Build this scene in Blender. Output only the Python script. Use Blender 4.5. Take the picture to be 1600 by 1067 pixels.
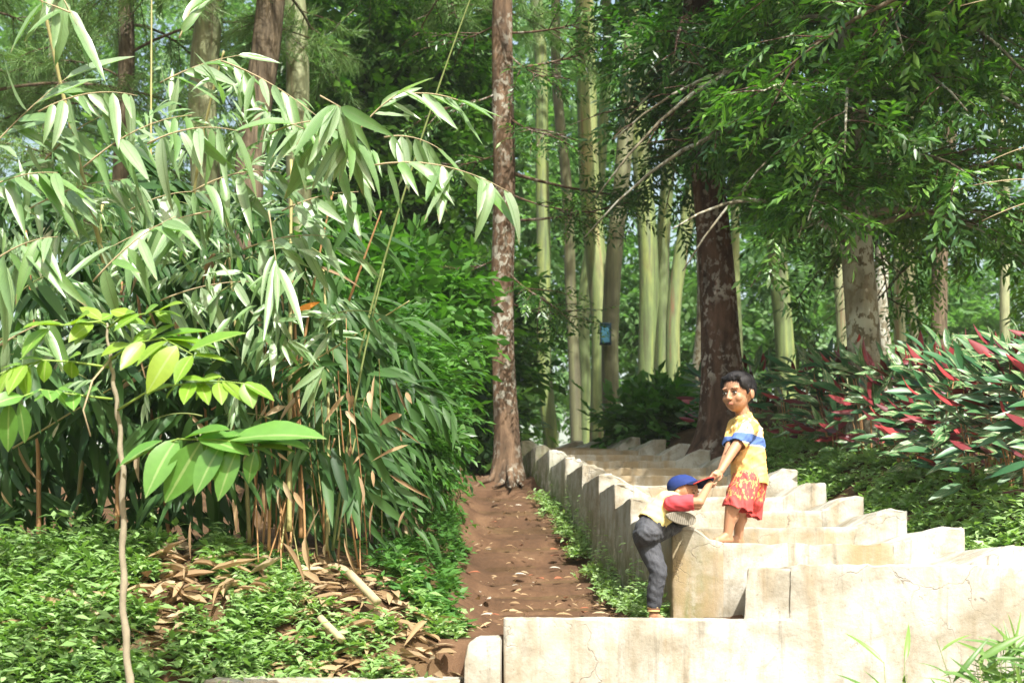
import bpy, bmesh, math, random
import numpy as np
from mathutils import Vector, Matrix

random.seed(7)
rng = np.random.default_rng(7)
sc = bpy.context.scene
for o in list(bpy.data.objects):
    bpy.data.objects.remove(o)

# ------------------------------------------------------------------ camera, world, sun, exposure
F_PX, CX, HY = 2000.0, 800.0, 970.0          # focal length, centre column and eye-level row of the 1600x1067 photograph
cam_d = bpy.data.cameras.new("camera")
cam = bpy.data.objects.new("camera", cam_d)
sc.collection.objects.link(cam)
cam.location = (0, 0, 0)
cam.rotation_euler = (math.radians(90), 0, 0)
cam_d.sensor_width = 36.0
cam_d.lens = 36.0 * F_PX / 1600.0
cam_d.shift_y = (HY - 533.5) / 1600.0
cam_d.clip_start = 0.05
cam_d.clip_end = 1000
cam_d.dof.use_dof = True
cam_d.dof.focus_distance = 7.4
cam_d.dof.aperture_fstop = 3.5
sc.camera = cam

SUN = Vector((0.30, -0.74, 0.95)).normalized()     # towards the sun
EL = math.asin(SUN.z)
AZ = math.atan2(SUN.x, SUN.y)
w = bpy.data.worlds.new("World")
sc.world = w
w.use_nodes = True
wn = w.node_tree
bg = wn.nodes["Background"]
sky = wn.nodes.new("ShaderNodeTexSky")
sky.sky_type = 'NISHITA'
sky.sun_disc = False
sky.sun_elevation = EL
sky.sun_rotation = AZ
sky.altitude = 0
sky.air_density = 2.0
sky.dust_density = 5.0
sky.ozone_density = 1.0
wn.links.new(sky.outputs[0], bg.inputs[0])
bg.inputs[1].default_value = 0.11

sun_d = bpy.data.lights.new("sun", 'SUN')
sun_d.energy = 4.0
sun_d.angle = math.radians(0.6)
sun_d.color = (1.0, 0.975, 0.93)
sun = bpy.data.objects.new("sun", sun_d)
sun.rotation_euler = SUN.to_track_quat('Z', 'Y').to_euler()
sun.location = SUN * 60
sc.collection.objects.link(sun)

vs = sc.view_settings
vs.view_transform = 'Standard'
vs.look = 'None'
vs.exposure = 1.32
vs.gamma = 1.0
vs.use_curve_mapping = False
sc.cycles.use_denoising = True
sc.cycles.max_bounces = 8
sc.cycles.transparent_max_bounces = 8
sc.cycles.sample_clamp_indirect = 6.0

# ------------------------------------------------------------------ helpers
COL = sc.collection

def P(px, py, d):
    return np.array([(px - CX) * d / F_PX, d, (HY - py) * d / F_PX])

def link(name, mesh, parent=None, loc=None, mats=None, kind=None, label=None, cat=None, group=None):
    o = bpy.data.objects.new(name, mesh)
    COL.objects.link(o)
    if parent is not None:
        o.parent = parent
    if loc is not None:
        o.location = loc
    if mats is not None and mesh is not None and len(mesh.materials) == 0:
        for m in (mats if isinstance(mats, (list, tuple)) else [mats]):
            mesh.materials.append(m)
    tag(o, label, cat, group, kind)
    return o

def tag(o, label=None, cat=None, group=None, kind=None):
    if label: o["label"] = label
    if cat: o["category"] = cat
    if group: o["group"] = group
    if kind: o["kind"] = kind
    return o

def thing(name, loc, label, cat, group=None):
    o = bpy.data.objects.new(name, None)
    o.empty_display_size = 0.1
    COL.objects.link(o)
    o.location = tuple(float(v) for v in loc)
    return tag(o, label, cat, group)

def mk_mesh(name, V, faces, rnd=None, uv=None, smooth=True, mat_idx=None):
    """faces: list of int arrays (n,3) and/or (n,4)"""
    me = bpy.data.meshes.new(name)
    V = np.asarray(V, dtype=np.float32)
    faces = [np.asarray(f, dtype=np.int32) for f in faces if len(f)]
    me.vertices.add(len(V))
    me.vertices.foreach_set("co", V.ravel())
    loops = np.concatenate([f.ravel() for f in faces])
    tot = np.concatenate([np.full(len(f), f.shape[1], dtype=np.int32) for f in faces])
    start = np.concatenate([[0], np.cumsum(tot)[:-1]]).astype(np.int32)
    me.loops.add(len(loops))
    me.loops.foreach_set("vertex_index", loops)
    me.polygons.add(len(tot))
    me.polygons.foreach_set("loop_start", start)
    me.polygons.foreach_set("loop_total", tot)
    if mat_idx is not None:
        me.polygons.foreach_set("material_index", np.asarray(mat_idx, dtype=np.int32))
    me.polygons.foreach_set("use_smooth", np.full(len(tot), smooth))
    if uv is not None:
        l = me.uv_layers.new(name="UVMap")
        l.data.foreach_set("uv", np.asarray(uv, dtype=np.float32)[loops].ravel())
    if rnd is not None:
        a = me.attributes.new("rnd", 'FLOAT', 'POINT')
        a.data.foreach_set("value", np.asarray(rnd, dtype=np.float32))
    me.update()
    me.validate()
    return me

def norm(a):
    a = np.asarray(a, dtype=float)
    return a / np.maximum(np.linalg.norm(a, axis=-1, keepdims=True), 1e-9)

def leaf_tpl(ns=2, w=0.2, bend=0.25, fold=0.15, peak=0.38, wav=0.0):
    ys = np.linspace(0, 1, ns + 1)
    def hw(y):
        t = y ** (math.log(0.5) / math.log(peak))
        return w * np.sin(math.pi * t) ** 0.85
    V = [(0, 0, 0)]; uv = [(0.5, 0)]
    for k in range(1, ns):
        y = ys[k]; h = max(hw(y), 0.004)
        z = -bend * y * y
        V += [(-h, y, z + fold * h + wav * math.sin(k * 2.3)), (0, y, z), (h, y, z + fold * h + wav * math.cos(k * 2.1))]
        uv += [(0, y), (0.5, y), (1, y)]
    V.append((0, 1, -bend)); uv.append((0.5, 1))
    T = [(0, 2, 1), (0, 3, 2)]
    for k in range(1, ns - 1):
        a = 1 + 3 * (k - 1); b = a + 3
        T += [(a, a + 1, b + 1), (a, b + 1, b), (a + 1, a + 2, b + 2), (a + 1, b + 2, b + 1)]
    a = 1 + 3 * (ns - 2); t = len(V) - 1
    T += [(a, a + 1, t), (a + 1, a + 2, t)]
    return np.array(V, float), np.array(T), np.array(uv, float)

def frames(D, N):
    y = norm(D)
    x = np.cross(y, N)
    bad = np.linalg.norm(x, axis=-1) < 1e-4
    if np.any(bad):
        x[bad] = np.cross(y[bad], np.array([0.3, 0.7, 0.2]))
    x = norm(x)
    z = np.cross(x, y)
    return x, y, z

def foliage(name, tpl, pos, D, N, L, rnd=None, origin=None, wscale=None):
    V0, T0, U0 = tpl
    m, n = len(pos), len(V0)
    x, y, z = frames(np.asarray(D, float), np.asarray(N, float))
    L = np.broadcast_to(np.asarray(L, float), (m,))
    ws = np.ones(m) if wscale is None else np.broadcast_to(wscale, (m,))
    pos = np.asarray(pos, float)
    if origin is not None:
        pos = pos - np.asarray(origin)
    V = (pos[:, None, :] + L[:, None, None] * (V0[None, :, 0, None] * ws[:, None, None] * x[:, None, :]
         + V0[None, :, 1, None] * y[:, None, :] + V0[None, :, 2, None] * z[:, None, :]))
    T = (T0[None] + (np.arange(m) * n)[:, None, None]).reshape(-1, 3)
    if rnd is None:
        rnd = rng.random(m)
    return mk_mesh(name, V.reshape(-1, 3), [T], rnd=np.repeat(rnd, n), uv=np.tile(U0, (m, 1)))

def tube_arrays(pts, radii, sides=8, wob=0.0, seed=0, cap=True):
    pts = np.asarray(pts, float); n = len(pts)
    radii = np.broadcast_to(np.asarray(radii, float), (n,))
    tan = np.gradient(pts, axis=0); tan = norm(tan)
    ref = np.array([1.0, 0, 0]) if abs(tan[0][0]) < 0.8 else np.array([0, 1.0, 0])
    a = norm(np.cross(tan, ref)); b = np.cross(tan, a)
    th = np.linspace(0, 2 * math.pi, sides, endpoint=False)
    r = radii[:, None] * np.ones((1, sides))
    if wob:
        g = np.random.default_rng(seed)
        k = g.normal(0, 1, (n, sides))
        k = (k + np.roll(k, 1, 1) + np.roll(k, -1, 1)) / 3
        k[1:-1] = (k[1:-1] + k[:-2] + k[2:]) / 3
        r = r * (1 + wob * k)
    V = pts[:, None] + r[..., None] * (np.cos(th)[None, :, None] * a[:, None] + np.sin(th)[None, :, None] * b[:, None])
    V = V.reshape(-1, 3)
    i = np.arange(n - 1)[:, None] * sides; j = np.arange(sides)[None]
    Q = np.stack([i + j, i + (j + 1) % sides, i + sides + (j + 1) % sides, i + sides + j], -1).reshape(-1, 4)
    T = np.zeros((0, 3), int)
    if cap:
        V = np.vstack([V, pts[0], pts[-1]])
        c0, c1 = len(V) - 2, len(V) - 1
        j = np.arange(sides)
        T = np.vstack([np.stack([np.full(sides, c0), (j + 1) % sides, j], -1),
                       np.stack([np.full(sides, c1), (n - 1) * sides + j, (n - 1) * sides + (j + 1) % sides], -1)])
    return V, Q, T

def tube(name, pts, radii, sides=8, wob=0.0, seed=0, origin=None):
    V, Q, T = tube_arrays(pts, radii, sides, wob, seed)
    if origin is not None:
        V = V - np.asarray(origin)
    return mk_mesh(name, V, [Q, T])

def tubes(name, lst, origin=None):
    """several tubes joined into one mesh: lst of (pts, radii, sides)"""
    VV, QQ, TT, n = [], [], [], 0
    for pts, rad, s in lst:
        V, Q, T = tube_arrays(pts, rad, s)
        VV.append(V); QQ.append(Q + n); TT.append(T + n); n += len(V)
    V = np.vstack(VV)
    if origin is not None:
        V = V - np.asarray(origin)
    return mk_mesh(name, V, [np.vstack(QQ), np.vstack(TT)])

def bez(p0, p1, p2, n=8):
    t = np.linspace(0, 1, n)[:, None]
    p0, p1, p2 = map(np.asarray, (p0, p1, p2))
    return (1 - t) ** 2 * p0 + 2 * t * (1 - t) * p1 + t * t * p2

def smooth01(a, b, x):
    t = np.clip((x - a) / (b - a), 0, 1)
    return t * t * (3 - 2 * t)

def vnoise(x, y, s=1.0, seed=0):
    """cheap smooth 2-D noise"""
    x = np.asarray(x, float) / s; y = np.asarray(y, float) / s
    r = np.zeros_like(x + y)
    g = np.random.default_rng(seed)
    for k in range(6):
        a = g.uniform(0, 2 * math.pi); f = g.uniform(0.7, 1.9); p = g.uniform(0, 6.28)
        r = r + np.sin((x * math.cos(a) + y * math.sin(a)) * f * 2 + p + 0.8 * np.sin(y * f * 1.3 + p * 2))
    return r / 6

# ------------------------------------------------------------------ materials
def new_mat(name):
    m = bpy.data.materials.new(name)
    m.use_nodes = True
    nt = m.node_tree
    b = nt.nodes["Principled BSDF"]
    return m, nt, b

def N(nt, t, **kw):
    n = nt.nodes.new(t)
    for k, v in kw.items():
        setattr(n, k, v)
    return n

def ramp(nt, fac, stops, interp='LINEAR'):
    r = nt.nodes.new("ShaderNodeValToRGB")
    r.color_ramp.interpolation = interp
    e = r.color_ramp.elements
    while len(e) < len(stops):
        e.new(0.5)
    for el, (p, c) in zip(e, stops):
        el.position = p
        el.color = (c[0], c[1], c[2], 1) if not isinstance(c, (int, float)) else (c, c, c, 1)
    nt.links.new(fac, r.inputs[0])
    return r.outputs[0]

def noise(nt, scale, detail=4, rough=0.55, vec=None, dist=0.0):
    n = nt.nodes.new("ShaderNodeTexNoise")
    n.inputs["Scale"].default_value = scale
    n.inputs["Detail"].default_value = detail
    n.inputs["Roughness"].default_value = rough
    n.inputs["Distortion"].default_value = dist
    if vec is not None:
        nt.links.new(vec, n.inputs["Vector"])
    return n.outputs["Fac"]

def coords(nt, kind="Object", scale=(1, 1, 1)):
    t = nt.nodes.new("ShaderNodeTexCoord")
    m = nt.nodes.new("ShaderNodeMapping")
    m.inputs["Scale"].default_value = scale
    nt.links.new(t.outputs[kind], m.inputs["Vector"])
    return m.outputs["Vector"]

def mix(nt, fac, a, b, mode='MIX'):
    n = nt.nodes.new("ShaderNodeMix")
    n.data_type = 'RGBA'
    n.blend_type = mode
    for sock, v in ((n.inputs[0], fac), (n.inputs[6], a), (n.inputs[7], b)):
        if hasattr(v, "is_linked") or hasattr(v, "links"):
            nt.links.new(v, sock)
        elif isinstance(v, (int, float)):
            sock.default_value = v
        else:
            sock.default_value = (v[0], v[1], v[2], 1)
    return n.outputs[2]

def math_n(nt, op, a, b=None, clamp=False):
    n = nt.nodes.new("ShaderNodeMath")
    n.operation = op
    n.use_clamp = clamp
    for i, v in enumerate((a, b)):
        if v is None: continue
        if isinstance(v, (int, float)):
            n.inputs[i].default_value = v
        else:
            nt.links.new(v, n.inputs[i])
    return n.outputs[0]

def bump(nt, b, h, strength=0.3, dist=0.02):
    n = nt.nodes.new("ShaderNodeBump")
    n.inputs["Strength"].default_value = strength
    n.inputs["Distance"].default_value = dist
    nt.links.new(h, n.inputs["Height"])
    nt.links.new(n.outputs[0], b.inputs["Normal"])

def leaf_mat(name, cols, rough=0.42, spec=0.45, trans=0.35, tcol=(1.3, 1.5, 0.5), rib=None, veins=0.0, edge=None):
    """cols: colour stops over the per-leaf random value"""
    m, nt, b = new_mat(name)
    at = N(nt, "ShaderNodeAttribute", attribute_name="rnd")
    oi = N(nt, "ShaderNodeObjectInfo")
    f = math_n(nt, 'FRACT', math_n(nt, 'ADD', at.outputs["Fac"], oi.outputs["Random"]))
    c = ramp(nt, f, [(i / (len(cols) - 1) if len(cols) > 1 else 0, k) for i, k in enumerate(cols)])
    uvn = N(nt, "ShaderNodeUVMap", uv_map="UVMap")
    sx = N(nt, "ShaderNodeSeparateXYZ")
    nt.links.new(uvn.outputs[0], sx.inputs[0])
    u = sx.outputs[0]; v = sx.outputs[1]
    d = math_n(nt, 'ABSOLUTE', math_n(nt, 'SUBTRACT', u, 0.5))
    if rib:
        k = math_n(nt, 'LESS_THAN', d, 0.045)
        c = mix(nt, math_n(nt, 'MULTIPLY', k, 0.8), c, rib)
    if veins:
        wv = math_n(nt, 'SINE', math_n(nt, 'MULTIPLY', u, 75.0))
        c = mix(nt, math_n(nt, 'MULTIPLY', math_n(nt, 'ADD', wv, 1.0), veins), c, (0.02, 0.05, 0.02))
    if edge:
        k = math_n(nt, 'GREATER_THAN', math_n(nt, 'ADD', math_n(nt, 'MULTIPLY', v, 1.0), noise(nt, 6, 2, 0.5, coords(nt, "UV"))), 1.5)
        k = math_n(nt, 'MULTIPLY', k, math_n(nt, 'GREATER_THAN', oi.outputs["Random"], 0.55))
        c = mix(nt, k, c, edge)
    bl = noise(nt, 9.0, 3, 0.5, coords(nt))
    c = mix(nt, math_n(nt, 'MULTIPLY', bl, 0.35), c, (0.03, 0.06, 0.015))
    nt.links.new(c, b.inputs["Base Color"])
    b.inputs["Roughness"].default_value = rough
    b.inputs["Specular IOR Level"].default_value = spec
    tr = N(nt, "ShaderNodeBsdfTranslucent")
    nt.links.new(mix(nt, 1.0, c, tcol, 'MULTIPLY'), tr.inputs[0])
    ms = N(nt, "ShaderNodeMixShader")
    ms.inputs[0].default_value = trans
    nt.links.new(b.outputs[0], ms.inputs[1]); nt.links.new(tr.outputs[0], ms.inputs[2])
    nt.links.new(ms.outputs[0], nt.nodes["Material Output"].inputs[0])
    return m

def plain(name, col, rough=0.7, var=0.25, scale=20, spec=0.3, bmp=0.1, stretch=(1, 1, 1)):
    m, nt, b = new_mat(name)
    v = coords(nt, "Object", stretch)
    n = noise(nt, scale, 4, 0.6, v)
    c = mix(nt, n, tuple(x * (1 - var) for x in col), tuple(min(1, x * (1 + var)) for x in col))
    nt.links.new(c, b.inputs["Base Color"])
    b.inputs["Roughness"].default_value = rough
    b.inputs["Specular IOR Level"].default_value = spec
    if bmp: bump(nt, b, n, bmp, 0.01)
    return m

M = {}
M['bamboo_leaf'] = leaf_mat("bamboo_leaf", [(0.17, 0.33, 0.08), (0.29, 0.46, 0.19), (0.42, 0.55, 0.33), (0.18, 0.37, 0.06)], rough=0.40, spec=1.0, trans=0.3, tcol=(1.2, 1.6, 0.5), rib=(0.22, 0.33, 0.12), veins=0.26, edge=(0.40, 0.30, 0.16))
M['bamboo_shaded'] = leaf_mat("bamboo_shaded_leaf", [(0.022, 0.065, 0.02), (0.045, 0.115, 0.03), (0.075, 0.165, 0.045), (0.04, 0.11, 0.02)], rough=0.5, spec=0.3, trans=0.35)  # darker copy of the bamboo leaf; the clump's inner shade put into its colour
M['dry_leaf'] = leaf_mat("dry_leaf", [(0.36, 0.23, 0.12), (0.50, 0.36, 0.21), (0.24, 0.14, 0.07), (0.58, 0.46, 0.30)], rough=0.7, spec=0.2, trans=0.2, tcol=(1.1, 1.0, 0.8))
M['sapling_leaf'] = leaf_mat("sapling_leaf", [(0.20, 0.38, 0.035), (0.27, 0.44, 0.04), (0.17, 0.36, 0.045), (0.33, 0.47, 0.05)], rough=0.38, spec=0.5, trans=0.42, tcol=(1.2, 1.25, 0.4), rib=(0.42, 0.55, 0.16))
M['sapling_leaf_green'] = leaf_mat("sapling_lower_leaf", [(0.13, 0.31, 0.05), (0.17, 0.36, 0.07), (0.11, 0.28, 0.05)], rough=0.33, spec=0.65, trans=0.35, tcol=(1.2, 1.3, 0.4), rib=(0.36, 0.5, 0.18))
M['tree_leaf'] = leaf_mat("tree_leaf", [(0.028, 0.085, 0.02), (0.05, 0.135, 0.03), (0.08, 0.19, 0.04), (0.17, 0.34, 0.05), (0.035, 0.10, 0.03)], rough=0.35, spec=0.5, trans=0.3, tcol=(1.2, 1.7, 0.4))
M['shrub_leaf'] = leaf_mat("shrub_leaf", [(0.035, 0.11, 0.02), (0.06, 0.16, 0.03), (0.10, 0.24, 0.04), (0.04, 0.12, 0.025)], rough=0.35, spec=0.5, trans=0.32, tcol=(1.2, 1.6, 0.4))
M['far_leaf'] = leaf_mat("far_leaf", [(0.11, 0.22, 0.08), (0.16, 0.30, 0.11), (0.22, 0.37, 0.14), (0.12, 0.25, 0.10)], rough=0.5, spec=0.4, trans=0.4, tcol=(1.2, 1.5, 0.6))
M['needle'] = leaf_mat("needle", [(0.13, 0.25, 0.08), (0.18, 0.31, 0.10), (0.24, 0.38, 0.14)], rough=0.5, spec=0.3, trans=0.3)
M['weed_leaf'] = leaf_mat("weed_leaf", [(0.20, 0.35, 0.11), (0.28, 0.44, 0.15), (0.38, 0.52, 0.24), (0.22, 0.39, 0.11)], rough=0.45, spec=0.4, trans=0.3)
M['weed_dark'] = leaf_mat("weed_shade_leaf", [(0.05, 0.15, 0.03), (0.08, 0.21, 0.04), (0.12, 0.27, 0.05)], rough=0.45, spec=0.4, trans=0.3)  # darker copy of the weed leaf, with shade put into the colour
M['grass'] = leaf_mat("grass_blade", [(0.10, 0.22, 0.05), (0.16, 0.30, 0.06), (0.22, 0.36, 0.08)], rough=0.4, spec=0.5, trans=0.35)
M['culm'] = plain("bamboo_culm", (0.30, 0.27, 0.10), 0.45, 0.5, 6, 0.5, 0.05, (1, 1, 0.4))
M['culm_brown'] = plain("bamboo_culm_brown", (0.34, 0.19, 0.08), 0.6, 0.5, 7, 0.3, 0.05, (1, 1, 0.4))
M['twig'] = plain("twig", (0.36, 0.29, 0.17), 0.7, 0.4, 15)
M['green_twig'] = plain("green_twig", (0.16, 0.2, 0.06), 0.6, 0.4, 15)
M['orange_sheath'] = plain("orange_sheath", (0.72, 0.27, 0.04), 0.6, 0.25, 20)
M['stem'] = plain("sapling_stem", (0.27, 0.235, 0.16), 0.7, 0.4, 30, 0.2, 0.3, (1, 1, 0.6))
M['rachis'] = plain("sapling_stalk", (0.22, 0.33, 0.06), 0.5, 0.2, 20)

def bark_mat(name, base, dark, lichen, amt, zs=0.25, sc_=9):
    m, nt, b = new_mat(name)
    v = coords(nt, "Object", (1, 1, zs))
    n1 = noise(nt, sc_, 6, 0.65, v, 0.4)
    c = ramp(nt, n1, [(0.3, dark), (0.5, base), (0.72, tuple(min(1, x * 1.9) for x in base))])
    v2 = coords(nt, "Object", (1, 1, 0.8))
    n2 = noise(nt, 15, 5, 0.6, v2, 0.3)
    k = ramp(nt, n2, [(1 - amt - 0.03, 0), (1 - amt + 0.02, 1)])
    n3 = noise(nt, 2.2, 2, 0.5, v2)
    k = math_n(nt, 'MULTIPLY', k, ramp(nt, n3, [(0.42, 0.0), (0.60, 1)]))
    c = mix(nt, math_n(nt, 'MULTIPLY', k, 0.75), c, lichen)
    nt.links.new(c, b.inputs["Base Color"])
    b.inputs["Roughness"].default_value = 0.9
    b.inputs["Specular IOR Level"].default_value = 0.15
    bump(nt, b, n1, 0.7, 0.03)
    return m
M['bark_red'] = bark_mat("bark_red_lichen", (0.115, 0.075, 0.046), (0.035, 0.025, 0.017), (0.38, 0.38, 0.31), 0.46)
M['bark_dark'] = bark_mat("bark_dark", (0.085, 0.05, 0.034), (0.025, 0.016, 0.012), (0.42, 0.38, 0.32), 0.45)
M['bark_grey'] = bark_mat("bark_lichen_grey", (0.17, 0.15, 0.10), (0.05, 0.045, 0.03), (0.52, 0.54, 0.45), 0.52)
M['bark_brown'] = bark_mat("bark_furrowed", (0.115, 0.09, 0.058), (0.03, 0.024, 0.017), (0.2, 0.18, 0.15), 0.25, 0.12, 16)

def euc_mat(name, cols):
    m, nt, b = new_mat(name)
    v = coords(nt, "Object", (1, 1, 0.07))
    n1 = noise(nt, 7, 4, 0.55, v, 0.5)
    c = ramp(nt, n1, [(0.30 + 0.42 * i / (len(cols) - 1), k) for i, k in enumerate(cols)])
    n2 = noise(nt, 30, 4, 0.6, coords(nt, "Object", (1, 1, 0.15)))
    c = mix(nt, math_n(nt, 'MULTIPLY', ramp(nt, n2, [(0.42, 0), (0.66, 1)]), 0.4), c, (0.06, 0.06, 0.03))
    n3 = noise(nt, 2.5, 4, 0.6, coords(nt, 'Object', (1, 1, 0.25)), 0.8)
    c = mix(nt, math_n(nt, 'MULTIPLY', ramp(nt, n3, [(0.56, 0), (0.64, 1)]), 0.4), c, (0.14, 0.09, 0.045))
    nt.links.new(c, b.inputs["Base Color"])
    b.inputs["Roughness"].default_value = 0.7
    bump(nt, b, n1, 0.25, 0.02)
    return m
M['euc_green'] = euc_mat("peeling_bark_green", [(0.07, 0.06, 0.03), (0.10, 0.14, 0.045), (0.15, 0.21, 0.065), (0.23, 0.28, 0.07), (0.11, 0.15, 0.08)])
M['euc_yellow'] = euc_mat("peeling_bark_yellow", [(0.20, 0.09, 0.045), (0.12, 0.17, 0.06), (0.18, 0.23, 0.07), (0.27, 0.29, 0.10), (0.24, 0.16, 0.07)])
M['euc_brown'] = euc_mat("peeling_bark_brown", [(0.07, 0.06, 0.03), (0.12, 0.12, 0.055), (0.16, 0.17, 0.07), (0.14, 0.10, 0.05)])
M['euc_pale'] = euc_mat("peeling_bark_pale", [(0.16, 0.07, 0.04), (0.18, 0.20, 0.09), (0.27, 0.30, 0.15), (0.35, 0.36, 0.20), (0.22, 0.25, 0.10)])

def concrete_mat():
    m, nt, b = new_mat("worn_concrete")
    v = coords(nt, "Object")
    n1 = noise(nt, 2.6, 6, 0.65, v, 0.3)
    c = ramp(nt, n1, [(0.30, (0.19, 0.165, 0.115)), (0.42, (0.31, 0.285, 0.225)), (0.54, (0.43, 0.415, 0.36)), (0.75, (0.51, 0.50, 0.455))])
    n2 = noise(nt, 5.0, 5, 0.6, coords(nt, "Object", (1.6, 1.6, 0.22)), 0.4)          # vertical rain streaks
    c = mix(nt, math_n(nt, 'MULTIPLY', ramp(nt, n2, [(0.52, 0), (0.68, 1)]), 0.5), c, (0.27, 0.19, 0.09))
    n7 = noise(nt, 11.0, 5, 0.6, coords(nt, "Object", (1.8, 1.8, 0.10)), 0.3)
    c = mix(nt, math_n(nt, 'MULTIPLY', ramp(nt, n7, [(0.56, 0), (0.68, 1)]), 0.5), c, (0.13, 0.115, 0.085))
    n4 = noise(nt, 1.3, 5, 0.7, v, 0.8)
    c = mix(nt, math_n(nt, 'MULTIPLY', ramp(nt, n4, [(0.50, 0), (0.64, 1)]), 0.55), c, (0.23, 0.185, 0.11))
    n5 = noise(nt, 6.5, 6, 0.72, v, 0.6)
    c = mix(nt, math_n(nt, 'MULTIPLY', ramp(nt, n5, [(0.54, 0), (0.66, 1)]), 0.5), c, (0.20, 0.175, 0.125))
    n6 = noise(nt, 60, 3, 0.6, v)
    c = mix(nt, math_n(nt, 'MULTIPLY', ramp(nt, n6, [(0.62, 0), (0.70, 1)]), 0.5), c, (0.16, 0.14, 0.10))
    at = N(nt, "ShaderNodeAttribute", attribute_name="moss")
    n3 = noise(nt, 9, 5, 0.7, v)
    k = math_n(nt, 'MULTIPLY', at.outputs["Fac"], ramp(nt, n3, [(0.36, 0), (0.55, 1)]))
    c = mix(nt, k, c, (0.10, 0.13, 0.03))
    at2 = N(nt, "ShaderNodeAttribute", attribute_name="stain")
    k2 = math_n(nt, 'MULTIPLY', at2.outputs["Fac"], ramp(nt, n2, [(0.35, 0.15), (0.55, 1)]))
    c = mix(nt, k2, c, (0.30, 0.225, 0.125))
    # fine cracks
    vo = N(nt, "ShaderNodeTexVoronoi", feature='DISTANCE_TO_EDGE')
    vo.inputs["Scale"].default_value = 1.7
    add = N(nt, "ShaderNodeVectorMath", operation='ADD')
    nz = N(nt, "ShaderNodeTexNoise"); nz.inputs["Scale"].default_value = 3.0; nz.inputs["Detail"].default_value = 5
    nt.links.new(v, nz.inputs["Vector"]); nt.links.new(v, add.inputs[0]); nt.links.new(nz.outputs["Color"], add.inputs[1])
    nt.links.new(add.outputs[0], vo.inputs["Vector"])
    crack = ramp(nt, vo.outputs["Distance"], [(0.0, 1), (0.010, 0)])
    crack = math_n(nt, 'MULTIPLY', crack, ramp(nt, noise(nt, 1.1, 2, 0.5, v), [(0.50, 0), (0.57, 0.65)]))
    c = mix(nt, crack, c, (0.12, 0.10, 0.08))
    nt.links.new(c, b.inputs["Base Color"])
    b.inputs["Roughness"].default_value = 0.9
    b.inputs["Specular IOR Level"].default_value = 0.2
    h = math_n(nt, 'SUBTRACT', noise(nt, 38, 6, 0.7, v), math_n(nt, 'MULTIPLY', crack, 1.2))
    bump(nt, b, h, 0.45, 0.012)
    return m
M['concrete'] = concrete_mat()

def soil_mat(name, cols, bs=0.6):
    m, nt, b = new_mat(name)
    v = coords(nt, "Object")
    n1 = noise(nt, 2.2, 7, 0.65, v, 0.4)
    c = ramp(nt, n1, [(0.32, cols[0]), (0.5, cols[1]), (0.68, cols[2])])
    n2 = noise(nt, 30, 6, 0.7, v)
    c = mix(nt, math_n(nt, 'MULTIPLY', n2, 0.5), c, tuple(x * 0.45 for x in cols[0]))
    nt.links.new(c, b.inputs["Base Color"])
    b.inputs["Roughness"].default_value = 0.95
    b.inputs["Specular IOR Level"].default_value = 0.1
    bump(nt, b, math_n(nt, 'ADD', n2, math_n(nt, 'MULTIPLY', n1, 1.5)), bs, 0.04)
    return m
M['soil'] = soil_mat("forest_soil", [(0.07, 0.042, 0.022), (0.12, 0.072, 0.038), (0.17, 0.11, 0.055)])
M['path'] = soil_mat("red_earth", [(0.075, 0.045, 0.027), (0.12, 0.068, 0.039), (0.185, 0.11, 0.062)], 0.5)

# ------------------------------------------------------------------ stairs layout (step i: front distance, tread height, left and right ends)
SD = {1: 6.0, 2: 6.92, 3: 7.66, 4: 8.68, 5: 9.59, 6: 10.5, 7: 11.2, 8: 12.06, 9: 12.94, 10: 13.8, 11: 14.7, 12: 15.6, 13: 16.5, 14: 17.4, 15: 18.3}
SH = {1: 0.015, 2: 0.29, 3: 0.467, 4: 0.638, 5: 0.827, 6: 1.015, 7: 1.19, 8: 1.37, 9: 1.55, 10: 1.73, 11: 1.91, 12: 2.085, 13: 2.23, 14: 2.36, 15: 2.44}
SL = {3: 0.957, 4: 0.94, 5: 0.887, 6: 0.84, 7: 0.755, 8: 0.66, 9: 0.54, 10: 0.40, 11: 0.27, 12: 0.12, 13: -0.12, 14: -0.42, 15: -0.8}
SR = {2: 2.82, 3: 2.71, 4: 2.68, 5: 2.64, 6: 2.58, 7: 2.50, 8: 2.40, 9: 2.28, 10: 2.14, 11: 2.05, 12: 1.88, 13: 1.66, 14: 1.38, 15: 1.02}
_d = [SD[i] for i in range(3, 16)]
def stair_r(D): return np.interp(D, _d, [SR[i] for i in range(3, 16)])
def stair_l(D): return np.interp(D, _d, [SL[i] for i in range(3, 16)])
def stair_h(D): return np.interp(D, [6.0, 6.92] + _d, [0.015, 0.26] + [SH[i] for i in range(3, 16)])
def path_z(D): return np.interp(D, [-50, 3.5, 5.2, 5.9, 6.2, 6.7, 9.6, 11.2, 13, 15, 17, 20, 26, 60, 300],
                                [-1.5, -1.45, -1.1, -0.5, -0.09, -0.08, 0.10, 0.40, 1.05, 1.68, 2.0, 2.15, 2.1, 1.2, 0.0])
def bank_z(D): return np.interp(D, [-50, 3.5, 5.0, 5.6, 6.0, 6.4, 6.8, 8, 10, 12, 15, 20, 26, 60, 300],
                                [-1.5, -1.4, -0.80, -0.48, -0.20, 0.06, 0.24, 0.36, 0.6, 1.0, 1.9, 2.3, 2.3, 1.4, 0.2])
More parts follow.
